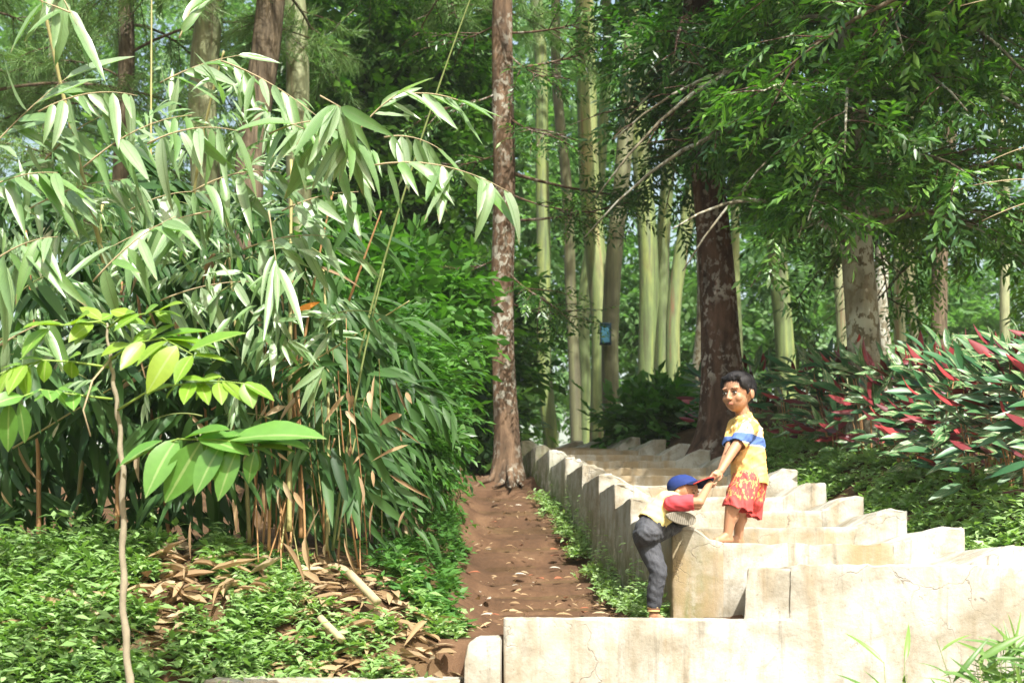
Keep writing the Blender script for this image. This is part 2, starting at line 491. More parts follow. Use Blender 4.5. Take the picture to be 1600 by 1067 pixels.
def ground_z(X, D):
    X = np.asarray(X, float); D = np.asarray(D, float)
    zp = path_z(D) - 0.05
    zl = bank_z(D) + 0.10 * smooth01(-0.6, -2.0, X)
    xl = np.interp(D, [5, 7, 10, 13, 16, 20], [-0.15, -0.22, -0.32, -0.34, -0.45, -1.2])
    wl = smooth01(xl, xl - 0.42, X)
    z = zp * (1 - wl) + zl * wl
    xr = stair_r(D)
    zs = stair_h(D) - 0.22
    rise = X - xr
    zr = np.where(D > 6.3, zs, np.interp(D, [3.5, 5.0, 6.3], [-1.45, -0.75, 0.0])) + (np.clip(rise, 0, 0.55) * 0.72 + np.clip(rise - 0.55, 0, 2.2) * 0.24) * smooth01(5.4, 7.0, D)
    wr = smooth01(xr - 0.25, xr - 0.02, X)
    z = z * (1 - wr) + zr * wr
    z = z + 0.035 * vnoise(X, D, 0.5, 3) * (0.3 + 0.7 * np.maximum(wl, wr)) + 0.02 * vnoise(X, D, 0.16, 4) * np.maximum(wl, wr)
    far = smooth01(22, 40, D)
    return z * (1 - far) + np.interp(D, [20, 40, 300], [2.1, 1.6, 0.0]) * far

# ground sheet
xs = np.concatenate([np.linspace(-220, -9, 24)[:-1], np.linspace(-9, 9, 240), np.linspace(9, 220, 24)[1:]])
ys = np.concatenate([np.linspace(-60, 3, 16)[:-1], np.linspace(3, 20, 230), np.linspace(20, 300, 40)[1:]])
gx, gy = np.meshgrid(xs, ys)
gz = ground_z(gx, gy)
V = np.stack([gx, gy, gz], -1).reshape(-1, 3)
nx, ny = len(xs), len(ys)
i = np.arange(ny - 1)[:, None] * nx; j = np.arange(nx - 1)[None]
Q = np.stack([i + j, i + j + 1, i + nx + j + 1, i + nx + j], -1).reshape(-1, 4)
link("ground", mk_mesh("ground", V, [Q]), mats=M['soil'], kind="structure", label="brown forest soil of the banks and clearing")

# red earth path, trodden into shallow ledges
pd = np.linspace(6.05, 17.5, 260)
pt = np.linspace(0, 1, 40)
PD, PT = np.meshgrid(pd, pt, indexing='ij')
pxl = np.interp(PD, [6, 7, 10, 13, 16, 18], [-0.34, -0.42, -0.52, -0.56, -0.75, -1.3])
pxr = np.interp(PD, [6, 7.6, 7.7] + _d[1:], [1.34, 1.34, 1.02] + [SL[k] + 0.06 for k in range(4, 16)])
PX = pxl + (pxr - pxl) * PT
ledge = (PD + 0.22 * vnoise(PX, PD, 0.9, 9)) / 0.62
PZ = path_z(PD) + 0.055 * (smooth01(0.72, 0.98, ledge % 1.0) - ledge % 1.0) * 1.6 * smooth01(6.4, 7.2, PD)
PZ = PZ + 0.018 * vnoise(PX, PD, 0.22, 12) + 0.010 * vnoise(PX, PD, 0.08, 13) + 0.16 * smooth01(0.30, 0.0, PT) ** 1.5 * smooth01(6.4, 7.4, PD) + 0.06 * smooth01(0.85, 1.0, PT)
V = np.stack([PX, PD, PZ], -1).reshape(-1, 3)
i = np.arange(len(pd) - 1)[:, None] * len(pt); j = np.arange(len(pt) - 1)[None]
Q = np.stack([i + j, i + j + 1, i + len(pt) + j + 1, i + len(pt) + j], -1).reshape(-1, 4)
link("path", mk_mesh("path", V, [Q]), mats=M['path'], kind="structure", label="red earth footpath trodden beside the concrete stairs")

# ------------------------------------------------------------------ concrete stairs
def prism(name, prof, d0, d1, shear=0.0, moss_z=None, stain=None, bev=0.02, jit=0.0035, seed=0, cuts=5):
    """front profile [(x,z)...] counter-clockwise seen from the front, extruded from distance d0 to d1; shear = sideways drift of the back"""
    bm = bmesh.new()
    n = len(prof)
    f = [bm.verts.new((x, d0, z)) for x, z in prof]
    b = [bm.verts.new((x + shear, d1, z)) for x, z in prof]
    bm.faces.new(f)
    bm.faces.new(list(reversed(b)))
    for k in range(n):
        bm.faces.new([f[(k + 1) % n], f[k], b[k], b[(k + 1) % n]])
    bmesh.ops.recalc_face_normals(bm, faces=bm.faces)
    if bev:
        es = [e for e in bm.edges if e.calc_face_angle(0) > 0.35]
        bmesh.ops.bevel(bm, geom=es, offset=bev * 0.7, segments=2, profile=0.5, affect='EDGES', clamp_overlap=True)
    bmesh.ops.triangulate(bm, faces=[fc for fc in bm.faces if len(fc.verts) > 4])
    le = [e for e in bm.edges if e.calc_length() > 0.12]
    bmesh.ops.subdivide_edges(bm, edges=le, cuts=2, use_grid_fill=True)
    le = [e for e in bm.edges if e.calc_length() > 0.12]
    bmesh.ops.subdivide_edges(bm, edges=le, cuts=1, use_grid_fill=True)
    g = random.Random(seed)
    zt = max(z for _, z in prof)
    le = [e for e in bm.edges if e.calc_length() > 0.05 and min(v.co.y for v in e.verts) < d0 + 0.03 and max(v.co.y for v in e.verts) < d0 + 0.05]
    bmesh.ops.subdivide_edges(bm, edges=le, cuts=1, use_grid_fill=True)
    bmesh.ops.triangulate(bm, faces=[fc for fc in bm.faces if len(fc.verts) > 4])
    for v in bm.verts:                                   # chipped arrises along the front top edges
        if v.co.y < d0 + 0.03 and v.normal.z > 0.2:
            ch = math.sin(v.co.x * 23 + seed) * math.sin(v.co.x * 57 + seed * 2.1) * math.sin(v.co.x * 11 - seed)
            if ch > 0.18:
                v.co.z -= 0.022 * ch; v.co.y += 0.020 * ch
    for v in bm.verts:
        s = jit
        v.co.x += g.uniform(-s, s); v.co.y += g.uniform(-s, s) ; v.co.z += g.uniform(-s, s)
    bmesh.ops.recalc_face_normals(bm, faces=bm.faces)
    me = bpy.data.meshes.new(name)
    bm.to_mesh(me); bm.free()
    co = np.zeros(len(me.vertices) * 3); me.vertices.foreach_get("co", co); co = co.reshape(-1, 3)
    a = me.attributes.new("moss", 'FLOAT', 'POINT')
    mv = np.zeros(len(co))
    if moss_z is not None:
        pz = path_z(co[:, 1])
        mv = np.clip(1.0 - (co[:, 2] - pz) / moss_z, 0, 1) * (co[:, 0] < 1.2)
    a.data.foreach_set("value", mv.astype(np.float32))
    a = me.attributes.new("stain", 'FLOAT', 'POINT')
    sv = np.zeros(len(co))
    if stain is not None:
        sv = stain(co)
    a.data.foreach_set("value", np.asarray(sv, dtype=np.float32))
    me.materials.append(M['concrete'])
    for p in me.polygons:
        p.use_smooth = True
    me.set_sharp_from_angle(angle=math.radians(38))
    return me

stairs = thing("concrete_stairs", (0, 0, 0), "pale weathered concrete stairs climbing the slope with raised blocks at the step ends", "stairs")

def swoosh(x_in, x_out, z0, z1, flat, n=5):
    """points from tread level at x_in up to the flat top that ends at x_out"""
    s = 1 if x_out > x_in else -1
    xt = x_out - s * flat
    pts = []
    for k in range(n + 1):
        t = k / n
        pts.append((x_in + (xt - x_in) * t, z0 + (z1 - z0) * (t * t * (3 - 2 * t) * 0.35 + t ** 1.2 * 0.65)))
    pts.append((x_out, z1 - 0.004))
    return pts

RST = {4: 0.62, 5: 0.45, 6: 0.3, 7: 0.6}
for k in range(3, 16):
    d0 = SD[k]; d1 = SD.get(k + 1, d0 + 0.9) + 0.12
    L, R, H = SL[k], SR[k], SH[k]
    sh = (SL.get(k + 1, L - 0.3) - L) * 0.92
    kh = random.uniform(0.115, 0.145); kl = random.uniform(0.10, 0.13)
    fl = random.uniform(0.10, 0.15); wl_ = random.uniform(0.16, 0.24); wr_ = random.uniform(0.22, 0.34)
    if k == 3: kh, wr_, fl = 0.10, 0.34, 0.13
    step_bot = H - (0.8 if k == 3 else 0.42)
    # tread slab between the two end blocks
    prof = [(L + 0.30, step_bot), (R - 0.30, step_bot), (R - 0.30, H), (L + 0.30, H)]
    st = (lambda co: 0.9 * np.clip((co[:, 0] - 1.75) * 3, 0, 1) * np.clip((2.42 - co[:, 0]) * 6, 0, 1) * (co[:, 1] < 7.8)) if k == 3 else ((lambda co: np.full(len(co), 0.75)) if k >= 8 else (lambda co, q=RST[k], h=H: q * np.clip((h - 0.012 - co[:, 2]) * 40, 0, 1)))
    slab = prism("step", prof, d0, d1, sh, None, st, 0.018, 0.0035, k)
    so = link("step", slab, stairs)
    # end blocks (front face 4 mm proud of the riser)
    bot = float(path_z(d0)) - 0.35
    lp = swoosh(L + 0.30 + 0.01, L, H + 0.003, H + kl, fl * 0.8)
    prof = [(L, bot), (L + 0.31, bot)] + lp
    lb = prism("end_block", prof, d0 - 0.005, d1 - 0.10, sh, 0.62, (lambda co: 0.8 * np.clip((0.50 - co[:, 2]) * 8, 0, 1) * (co[:, 0] < 1.27)) if k == 3 else None, 0.022, 0.005, 40 + k)
    link("end_block", lb, so)
    rp = swoosh(R - 0.31 - (wr_ - 0.22), R, H + 0.003, H + kh, fl)
    prof = [(R, H - 0.5)] + list(reversed(rp)) + [(R - 0.31 - (wr_ - 0.22), H - 0.5)]
    link("end_block", prism("end_block", prof, d0 - 0.006, d1 - 0.10, sh, None, None, 0.022, 0.005, 80 + k), so)

# step below the boys and the broad landing that wraps to the right
s2 = link("step", prism("step", [(1.06, -0.4), (2.40, -0.4), (2.40, 0.252), (1.105, 0.252)], 6.012, SD[3] + 0.1, 0.33, None, lambda co: 0.9 * np.clip((1.12 - co[:, 0]) * 8, 0, 1), 0.02, 0.004, 301), stairs)
rp = swoosh(2.40, 2.86, 0.29, 0.41, 0.15)
link("end_block", prism("end_block", [(2.86, -0.3)] + list(reversed(rp)) + [(2.40, -0.3)], SD[2] - 0.006, SD[3] + 0.02, -0.1, None, None, 0.02, 0.005, 302), s2)
# lower landing with the taller right hand mass in the same wall plane
link("landing_wall", prism("landing_wall", [(-0.045, -1.5), (3.3, -1.5), (3.3, 0.245), (2.6, 0.252), (1.9, 0.268), (1.335, 0.268), (1.306, 0.24), (1.300, 0.012), (0.9, 0.012), (0.4, 0.018), (-0.038, 0.018)], 6.0, 6.95, 0.0, None, None, 0.018, 0.004, 304), stairs)
link("step", prism("step", [(-0.225, -1.5), (-0.05, -1.5), (-0.05, -0.072), (-0.16, -0.072), (-0.198, -0.10), (-0.213, -0.18)], 5.72, 6.35, 0.0, None, None, 0.02, 0.004, 305), stairs)
link("step", prism("step", [(-1.36, -1.6), (-0.23, -1.6), (-0.23, -0.262), (-0.8, -0.256), (-1.34, -0.252)], 5.55, 6.1, 0.0, None, None, 0.018, 0.004, 306), stairs)

# ------------------------------------------------------------------ trees
def trunk_path(px0, py0, px1, py1, D, ztop, zbase=None, bow=0.0, n=26):
    """trunk that runs through two photo points at distance D, down to the ground and up to ztop"""
    a = P(px0, py0, D); b = P(px1, py1, D)
    zb = zbase
    if zb is None:
        zb = float(ground_z(a[0], D)) - 0.15
    z = np.concatenate([np.linspace(zb, zb + 1.2, 9)[:-1], np.linspace(zb + 1.2, ztop, n)])
    t = (z - a[2]) / (b[2] - a[2])
    x = a[0] + (b[0] - a[0]) * np.clip(t, -0.3, 1.6) + bow * np.sin(np.clip(t, 0, 1) * math.pi) + 0.02 * np.sin(z * 1.7 + px0)
    y = D + 0.03 * np.sin(z * 1.1 + px0 * 0.3)
    return np.stack([x, y * np.ones_like(z), z], -1)

LEAF4 = leaf_tpl(2, 0.15, 0.10, 0.25, 0.45)
LEAF4W = leaf_tpl(2, 0.24, 0.12, 0.25, 0.42)
LEAF8 = leaf_tpl(3, 0.16, 0.16, 0.25, 0.42)

def twig_leaves(tp, td, tl, nl, ll, up=(0, 0, 1), spread=0.9, droop=0.15, jitter=0.35):
    """leaves set alternately along twigs: tp (m,3) twig bases, td directions, tl lengths"""
    m = len(tp)
    td = norm(td)
    U = np.broadcast_to(np.asarray(up, float), (m, 3)) + rng.normal(0, 0.35, (m, 3))
    side = norm(np.cross(td, U))
    nrm = np.cross(side, td)
    t = (np.arange(nl) + 0.8) / nl
    pos = tp[:, None] + td[:, None] * (tl[:, None, None] * t[None, :, None])
    pos[..., 2] -= droop * tl[:, None] * (t ** 2)[None]
    sg = np.where(np.arange(nl) % 2 == 0, 1.0, -1.0)
    sg[-1] = 0.0
    d = td[:, None] * 0.75 + side[:, None] * (sg[None, :, None] * spread) + rng.normal(0, jitter * 0.5, (m, nl, 3))
    d[..., 2] -= 0.18
    nn = nrm[:, None] + rng.normal(0, jitter, (m, nl, 3))
    L = ll * rng.uniform(0.7, 1.2, (m, nl))
    r = np.repeat(rng.random(m)[:, None] * 0.6, nl, 1) + rng.random((m, nl)) * 0.4
    return pos.reshape(-1, 3), d.reshape(-1, 3), nn.reshape(-1, 3), L.reshape(-1), r.reshape(-1)

def limb_set(base_pts, zr, n, length, rise, az=None, seed=1, droop=0.25, aim=None):
    """curved limbs leaving a trunk polyline between heights zr"""
    g = np.random.default_rng(seed)
    out = []
    for k in range(n):
        z = zr[0] + (zr[1] - zr[0]) * (k + g.random()) / n
        p0 = np.array([np.interp(z, base_pts[:, 2], base_pts[:, c]) for c in range(3)])
        a = g.uniform(0, 2 * math.pi) if az is None else g.uniform(*az)
        l = length * g.uniform(0.6, 1.15) * (1.0 if z < zr[0] + 0.6 * (zr[1] - zr[0]) else 0.75)
        h = np.array([math.cos(a), math.sin(a), 0])
        p1 = p0 + h * l * 0.5 + np.array([0, 0, rise * l])
        p2 = p0 + h * l + np.array([0, 0, rise * l * 0.9 - droop * l * g.uniform(0.5, 1.3)])
        out.append(bez(p0, p1, p2, 9))
    return out

def limb_twigs(limbs, per, sub_len, seed=2, start=0.2, subs=4):
    """twig bases and directions on sub-branches of the limbs; returns twigs and the sub-branch polylines"""
    g = np.random.default_rng(seed)
    tp, td, sb = [], [], []
    for L in limbs:
        ln = np.linalg.norm(L[-1] - L[0])
        for s in range(per):
            t = start + (1 - start) * (s + g.random()) / per
            f = t * (len(L) - 1); k = min(int(f), len(L) - 2)
            p = L[k] + (L[k + 1] - L[k]) * (f - k)
            d = norm(L[k + 1] - L[k])
            sd = norm(np.cross(d, [0, 0, 1])) * (1 if s % 2 else -1)
            q = norm(d * 0.7 + sd * g.uniform(0.4, 1.0) + np.array([0, 0, g.uniform(-0.35, 0.35)]))
            l = sub_len * g.uniform(0.5, 1.2) * (1.15 - 0.5 * t)
            e = p + q * l + np.array([0, 0, -0.12 * l])
            sb.append(np.array([p, (p + e) / 2 + np.array([0, 0, 0.05 * l]), e]))
            for u in range(subs):
                v = (u + 0.6) / subs
                tp.append(p + (e - p) * v)
                td.append(norm(q + g.normal(0, 0.55, 3) + np.array([0, 0, -0.12])))
    return np.array(tp), np.array(td), sb

def tree(name, label, cat, trunk_pts, r0, r1, bark, limbs=None, flare=1.6, sides=14, wob=0.06, group=None, leaf=None, twigs=None, nl=11, ll=0.12, tl=0.34, tpl=None,
         branch_mesh=None, seed=0, limb_r=0.034, subs=None, flare_h=0.28):
    base = trunk_pts[0].copy()
    t = thing(name, base, label, cat, group)
    z = trunk_pts[:, 2] - base[2]
    rad = np.interp(z, [0, z[-1]], [r0, r1]) * (1 + (flare - 1) * np.exp(-z / flare_h))
    link("trunk", tube("trunk", trunk_pts, rad, sides, wob, seed, base), t, mats=bark)
    if limbs:
        for L in limbs:
            l = np.linalg.norm(L[-1] - L[0])
            link("limb", tube("limb", L, np.linspace(limb_r * min(1.3, l / 2.2), 0.006, len(L)), 6, 0, 0, base), t, mats=bark)
    if subs:
        link("branch", tubes("branch", [(s, np.linspace(0.008, 0.003, len(s)), 4) for s in subs], base), t, mats=M['bark_dark'], kind="stuff")
    if twigs is not None:
        tp, td = twigs
        kp = vnoise(tp[:, 0] + 0.6 * tp[:, 1], tp[:, 2] - 0.3 * tp[:, 1], 0.42, 300 + seed) > -0.5
        tp, td = tp[kp], td[kp]
        pos, d, nn, L, r = twig_leaves(tp, td, tl * rng.uniform(0.7, 1.25, len(tp)), nl, ll)
        link("crown", foliage("crown", tpl or LEAF4, pos, d, nn, L, r, base), t, mats=leaf or M['tree_leaf'])
    return t

# broadleaved tree right beside the stairs (dark trunk, hanging crown)
tp1 = trunk_path(1132, 600, 1106, 280, 14.5, 13.5)
lim = limb_set(tp1, (4.9, 12.5), 40, 2.2, 0.22, None, 11, 0.45)
lim += limb_set(tp1, (4.9, 8.0), 12, 2.0, 0.15, (math.pi * 0.95, math.pi * 1.45), 12, 0.45)
lim += limb_set(tp1, (4.3, 6.0), 8, 1.6, 0.15, (-math.pi * 0.45, math.pi * 0.2), 14, 0.6)
twp, twd, sbs = limb_twigs(lim, 12, 0.95, 13, 0.10, 7)
kx = CX + F_PX * twp[:, 0] / twp[:, 1]
kp = (rng.random(len(twp)) < smooth01(930, 1050, kx)) & ((kx > 1085) | (twp[:, 2] > 4.7 + 0.7 * (twp[:, 1] < 14))) & (twp[:, 2] > 4.75)
twp, twd = twp[kp], twd[kp]
lim = [l for l in lim if CX + F_PX * l[-1][0] / l[-1][1] > 1015 and l[-1][2] > 4.6]
sbs = [q for q in sbs if CX + F_PX * q[-1][0] / q[-1][1] > 1000 and q[-1][2] > 4.7]
tree("broadleaf_tree", "dark trunked leafy tree rising right behind the standing boy", "tree", tp1, 0.215, 0.10, M['bark_dark'], lim, 2.7, 18, 0.10,
     twigs=(twp, twd), nl=11, ll=0.13, tl=0.36, seed=1, subs=sbs, flare_h=0.5)

# lichen-spotted tree behind the red leaved plants
tp2 = trunk_path(1348, 590, 1338, 380, 12.2, 12.5)
lim = limb_set(tp2, (3.35, 11.5), 40, 2.5, 0.24, None, 21, 0.55)
lim += limb_set(tp2, (3.6, 7.0), 22, 2.2, 0.2, (math.pi * 1.0, math.pi * 2.0), 22, 0.65)
twp, twd, sbs = limb_twigs(lim, 12, 0.9, 23, 0.10, 7)
kx = CX + F_PX * twp[:, 0] / twp[:, 1]; ky = HY - F_PX * twp[:, 2] / twp[:, 1]
kp = ~((kx < 1195) & (ky > 270)) & (rng.random(len(twp)) < smooth01(1090, 1170, kx)) & ~((ky > 400) & (kx > 1290) & (kx < 1400))
twp, twd = twp[kp], twd[kp]
sbs = [q for q in sbs if not (CX + F_PX * q[-1][0] / q[-1][1] < 1200 and HY - F_PX * q[-1][2] / q[-1][1] > 250)]
tree("broadleaf_tree", "leafy tree with pale lichen spotted trunk behind the red leaved plants", "tree", tp2, 0.165, 0.08, M['bark_grey'], lim, 1.5, 16, 0.06,
     twigs=(twp, twd), nl=11, ll=0.12, tl=0.34, seed=2, subs=sbs)

# third leafy tree at the right edge, bare limb reaching in
tp3 = trunk_path(1640, 620, 1650, 100, 14.0, 13.0)
lim = limb_set(tp3, (4.2, 12.0), 34, 3.0, 0.25, (math.pi * 0.6, math.pi * 1.6), 31, 0.5)
lim.append(bez(P(1640, 40, 13.9), P(1560, 150, 13.2), P(1390, 186, 12.8), 12))
twp, twd, sbs = limb_twigs(lim[:-1], 12, 0.95, 33, 0.12, 7)
tree("broadleaf_tree", "leafy tree at the right edge whose bare limb reaches into the picture", "tree", tp3, 0.19, 0.09, M['bark_brown'], lim, 1.6, 14, 0.06,
     twigs=(twp, twd), nl=11, ll=0.12, tl=0.34, seed=3, subs=sbs)

# tree just outside the frame on the right bank; its crown shades the upper stairs
tp5 = trunk_path(1790, 700, 1780, 100, 9.4, 11.0)
lim = limb_set(tp5, (4.6, 9.0), 26, 2.4, 0.25, None, 35, 0.3)
twp, twd, sbs = limb_twigs(lim, 10, 0.95, 36, 0.12, 5)
tree("broadleaf_tree", "leafy tree just beyond the right edge that shades the upper stairs", "tree", tp5, 0.17, 0.09, M['bark_brown'], lim, 1.6, 12, 0.06,
     twigs=(twp, twd), nl=11, ll=0.13, tl=0.36, seed=5, subs=sbs)

# lichen-speckled conifer at the head of the path, bare whorled branches
tp4 = trunk_path(791, 640, 788, 100, 15.0, 14.5, None, -0.03)
g4 = np.random.default_rng(4)
lim = []
for k, (py, dx, dy, dd) in enumerate([(52, 150, -26, -0.4), (108, 170, -40, 0.3), (300, 120, 30, -0.5), (235, -90, 22, 0.3), (180, 70, 30, -0.8), (345, 190, -28, -0.2), (420, 60, 46, -0.5),
                                      (140, -110, 30, -0.4), (395, -70, 25, 0.4), (30, -100, 40, 0.5), (268, 210, 40, 0.5), (80, 60, 40, -0.6), (470, 90, 20, 0.6)]):
    a = P(790, py, 15.0); c = P(790 + dx, py + dy, 15.0 + dd)
    m_ = (a + c) / 2 + np.array([0, 0, -0.10])
    lim.append(bez(a, m_, c, 9))
hi = limb_set(tp4, (7.6, 14.0), 34, 2.3, 0.15, None, 41, 0.35)
twp, twd, sbs = limb_twigs(hi + lim, 9, 0.7, 43, 0.35, 4)
tree("conifer_tree", "slender reddish trunk with white lichen at the head of the dirt path", "tree", tp4, 0.14, 0.09, M['bark_red'], lim + hi, 2.2, 18, 0.11,
     twigs=(twp, twd), nl=11, ll=0.085, tl=0.28, seed=4, limb_r=0.03, subs=sbs)

con = [o for o in bpy.data.objects if o.name.startswith("conifer_tree")][0]
for a_, l_ in ((-1.9, 0.55), (-1.2, 0.45), (-2.6, 0.6), (3.0, 0.5), (-1.55, 0.9)):
    c0 = np.array(con.location); e_ = c0 + np.array([math.cos(a_) * l_, math.sin(a_) * l_, 0.0])
    rp_ = bez(c0 + np.array([math.cos(a_) * 0.12, math.sin(a_) * 0.12, 0.38]), (c0 + e_) / 2 + np.array([0.05, 0, 0]), e_, 9)
    for q_ in rp_[1:]:
        g_ = float(max(ground_z(q_[0], q_[1]), path_z(q_[1]) if q_[0] > -0.4 else -9)); q_[2] = max(min(q_[2], g_ + 0.10), g_ - 0.005)
    link("root", tube("root", rp_, np.linspace(0.05, 0.012, 9), 7, 0.15, 6, c0), con, mats=M['bark_red'])

# brown trunk further left, and the furrowed dark pine
def needle_twigs(limbs, per, seed, nlen=0.22, nn=26):
    tp, td, sb = limb_twigs(limbs, per, 0.8, seed, 0.25, 4)
    m = len(tp)
    pos = np.repeat(tp, nn, 0) + rng.normal(0, 0.03, (m * nn, 3))
    d = np.repeat(td, nn, 0) + rng.normal(0, 0.55, (m * nn, 3)) + np.array([0, 0, -0.25])
    return pos, d, sb
NEEDLE = (np.array([(-0.02, 0, 0), (0.02, 0, 0), (0.0, 1.0, -0.1)], float), np.array([(0, 1, 2)]), np.array([(0, 0), (1, 0), (0.5, 1)], float))
def pine(label, px0, py0, px1, py1, D, r, ztop, zl, bark, seed, nlimb=26, length=2.6, az=None):
    tpp = trunk_path(px0, py0, px1, py1, D, ztop)
    L = limb_set(tpp, zl, nlimb, length, 0.2, az, seed, 0.45)
    pos, d, sb = needle_twigs(L, 13, seed + 1)
    t = tree("pine_tree", label, "tree", tpp, r, r * 0.55, bark, L, 1.5, 14, 0.08, seed=seed, limb_r=0.018, subs=sb)
    base = np.array(t.location)
    link("crown", foliage("crown", NEEDLE, pos, d, rng.normal(0, 1, (len(pos), 3)), 0.26 * rng.uniform(0.7, 1.2, len(pos)), None, base), t, mats=M['needle'])
    return t
pine("furrowed dark brown pine trunk behind the tall bamboo at upper left", 398, 190, 418, 20, 15.5, 0.20, 15, (7.2, 14.5), M['bark_brown'], 51)
pine("thin straight brown trunk above the shrubs left of the path", 695, 400, 694, 10, 19.0, 0.085, 15, (8.5, 14.5), M['bark_brown'], 61, 20, 2.0)
pine("feathery pine with soft drooping needles in the upper left corner", 190, 330, 196, 30, 17.0, 0.14, 13, (4.6, 12.5), M['bark_brown'], 71, 26, 2.8)
pine("feathery pine at the far left edge behind the bamboo", -40, 300, -36, 30, 16.0, 0.13, 13, (4.2, 12.5), M['bark_brown'], 81, 24, 2.8)

# peeling-bark eucalypts (photo row 690 and row 60 columns, width in px, distance, bark)
EUC = [(846, 858, 690, 845, 250, 23, 22, 'euc_green', "green peeling trunk, first past the lichen covered trunk"),
       (905, 905, 690, 876, 140, 18, 24, 'euc_brown', "slim leaning brownish green trunk left of the brightest trunk"),
       (942, 942, 690, 917, 60, 33, 21, 'euc_yellow', "bright green and yellow streaked trunk left of the blue box"),
       (920, 912, 690, 934, 300, 20, 25, 'euc_green', "shaded green trunk half behind the yellow streaked one"),
       (963, 961, 690, 972, 300, 26, 19.5, 'euc_brown', "dark brownish trunk the blue box hangs on"),
       (1018, 1016, 620, 1006, 320, 30, 22, 'euc_green', "broad deep green trunk right of the blue box"),
       (1026, 1030, 620, 1044, 330, 22, 23, 'euc_green', "green trunk leaning away to the right behind the broad green one"),
       (1048, 1052, 600, 1078, 330, 22, 21.5, 'euc_yellow', "yellow green trunk leaning right with a rusty streak"),
       (1091, 1091, 600, 1092, 400, 14, 24, 'bark_grey', "thin grey trunk just left of the dark leafy tree"),
       (1150, 1150, 500, 1150, 350, 14, 26, 'euc_yellow', "thin pale green trunk right of the dark leafy tree"),
       (1220, 1220, 530, 1216, 330, 29, 20, 'euc_green', "green trunk standing behind the dark cordyline tips"),
       (1318, 1318, 500, 1312, 420, 18, 22, 'euc_pale', "pale trunk half hidden left of the lichen spotted tree"),
       (1384, 1384, 540, 1380, 430, 21, 19, 'bark_grey', "grey trunk right of the lichen spotted tree"),
       (1404, 1404, 540, 1403, 440, 18, 22, 'euc_pale', "pale yellow trunk next to the grey one at right"),
       (1428, 1428, 540, 1426, 440, 16, 20, 'euc_brown', "brown shaggy trunk beside the pale yellow one at right"),
       (1470, 1470, 520, 1480, 100, 24, 21, 'bark_brown', "sunlit orange brown trunk at the upper right"),
       (466, 466, 330, 460, 30, 38, 17, 'euc_pale', "broad pale olive trunk behind the bamboo top"),
       (322, 322, 280, 334, 20, 46, 16.5, 'euc_pale', "thick pale peeling trunk with a red brown edge at upper left"),
       (78, 78, 320, 82, 180, 24, 20, 'euc_pale', "pale trunk glimpsed through the bamboo at far left"),
       (1570, 1570, 520, 1566, 250, 15, 26, 'euc_pale', "far thin pale trunk near the right edge"),
       (560, 560, 400, 566, 20, 20, 24, 'euc_brown', "dim brown trunk in the dark wood above the shrubs")]
ecache = {}
for k, (_, x0, y0, x1, y1, wpx, D, mat, lab) in enumerate(EUC):
    r = wpx * D / F_PX / 2
    pts = trunk_path(x0, y0, x1, y1, D, 18.0, float(ground_z((x0 - CX) * D / F_PX, D)) - 0.2, rng.uniform(-0.10, 0.10))
    pts[:, 0] += 0.05 * np.sin(pts[:, 2] * 0.9 + k * 1.7)
    t = thing("eucalyptus_tree", pts[0], lab, "tree", "tall trunks standing in the wood beyond the stairs")
    z = pts[:, 2] - pts[0][2]
    rad = np.interp(z, [0, 4, z[-1]], [r * 1.05, r, r * 0.6]) * (1 + 0.45 * np.exp(-z / 0.35))
    link("trunk", tube("trunk", pts, rad, 14, 0.05, 100 + k, pts[0]), t, mats=M[mat])
    key = k % 4
    if key not in ecache:
        bp = np.stack([np.zeros(8), np.zeros(8), np.linspace(0, 6, 8)], -1)
        L = limb_set(bp, (0, 6), 11, 2.4, 0.5, None, 200 + key, 0.3)
        tp_, td_, sb_ = limb_twigs(L, 8, 1.0, 210 + key, 0.25, 4)
        pos, d, nn, ln, rr = twig_leaves(tp_, td_, 0.5 * rng.uniform(0.7, 1.3, len(tp_)), 7, 0.24)
        ecache[key] = (foliage("crown", LEAF4, pos, d, nn, ln, rr), tubes("limb", [(l, np.linspace(0.05, 0.01, len(l)), 5) for l in L]))
    top = pts[-1] - pts[0] - np.array([0, 0, 5.0])
    link("crown", ecache[key][0], t, top, M['far_leaf'])
    link("limb", ecache[key][1], t, top, M['euc_brown'])
# hanging bark strip
bt = P(951, 400, 20.9)
link("hanging_bark_strip", tube("hanging_bark_strip", bez(P(948, 400, 20.8), P(946, 470, 20.7), P(953, 590, 20.6), 10), np.linspace(0.02, 0.012, 10), 5, 0.3, 5), mats=plain("rust_bark", (0.18, 0.085, 0.045), 0.9, 0.4, 10),
     label="long rust coloured bark strip hanging beside the blue box", cat="bark")

# blue box hanging in the trees
bb = P(946, 522, 19.2)
box = thing("blue_box", bb, "small light blue box with dark rim hanging on the brownish trunk", "box")
def cuboid(name, sx, sy, sz, bev=0.006):
    bm = bmesh.new()
    bmesh.ops.create_cube(bm, size=1.0)
    bmesh.ops.scale(bm, vec=(sx, sy, sz), verts=bm.verts)
    if bev:
        bmesh.ops.bevel(bm, geom=list(bm.edges), offset=bev, segments=2, affect='EDGES')
    me = bpy.data.meshes.new(name); bm.to_mesh(me); bm.free()
    return me
M['blue'] = plain("blue_plastic", (0.12, 0.42, 0.62), 0.4, 0.12, 5, 0.5, 0)
M['blue_dark'] = plain("blue_rim", (0.01, 0.05, 0.08), 0.5, 0.1, 5, 0.4, 0)
wb, hb = 15 * 19.2 / F_PX, 30 * 19.2 / F_PX
link("body", cuboid("body", wb, 0.10, hb, 0.01), box, (0, 0.02, 0), M['blue'])
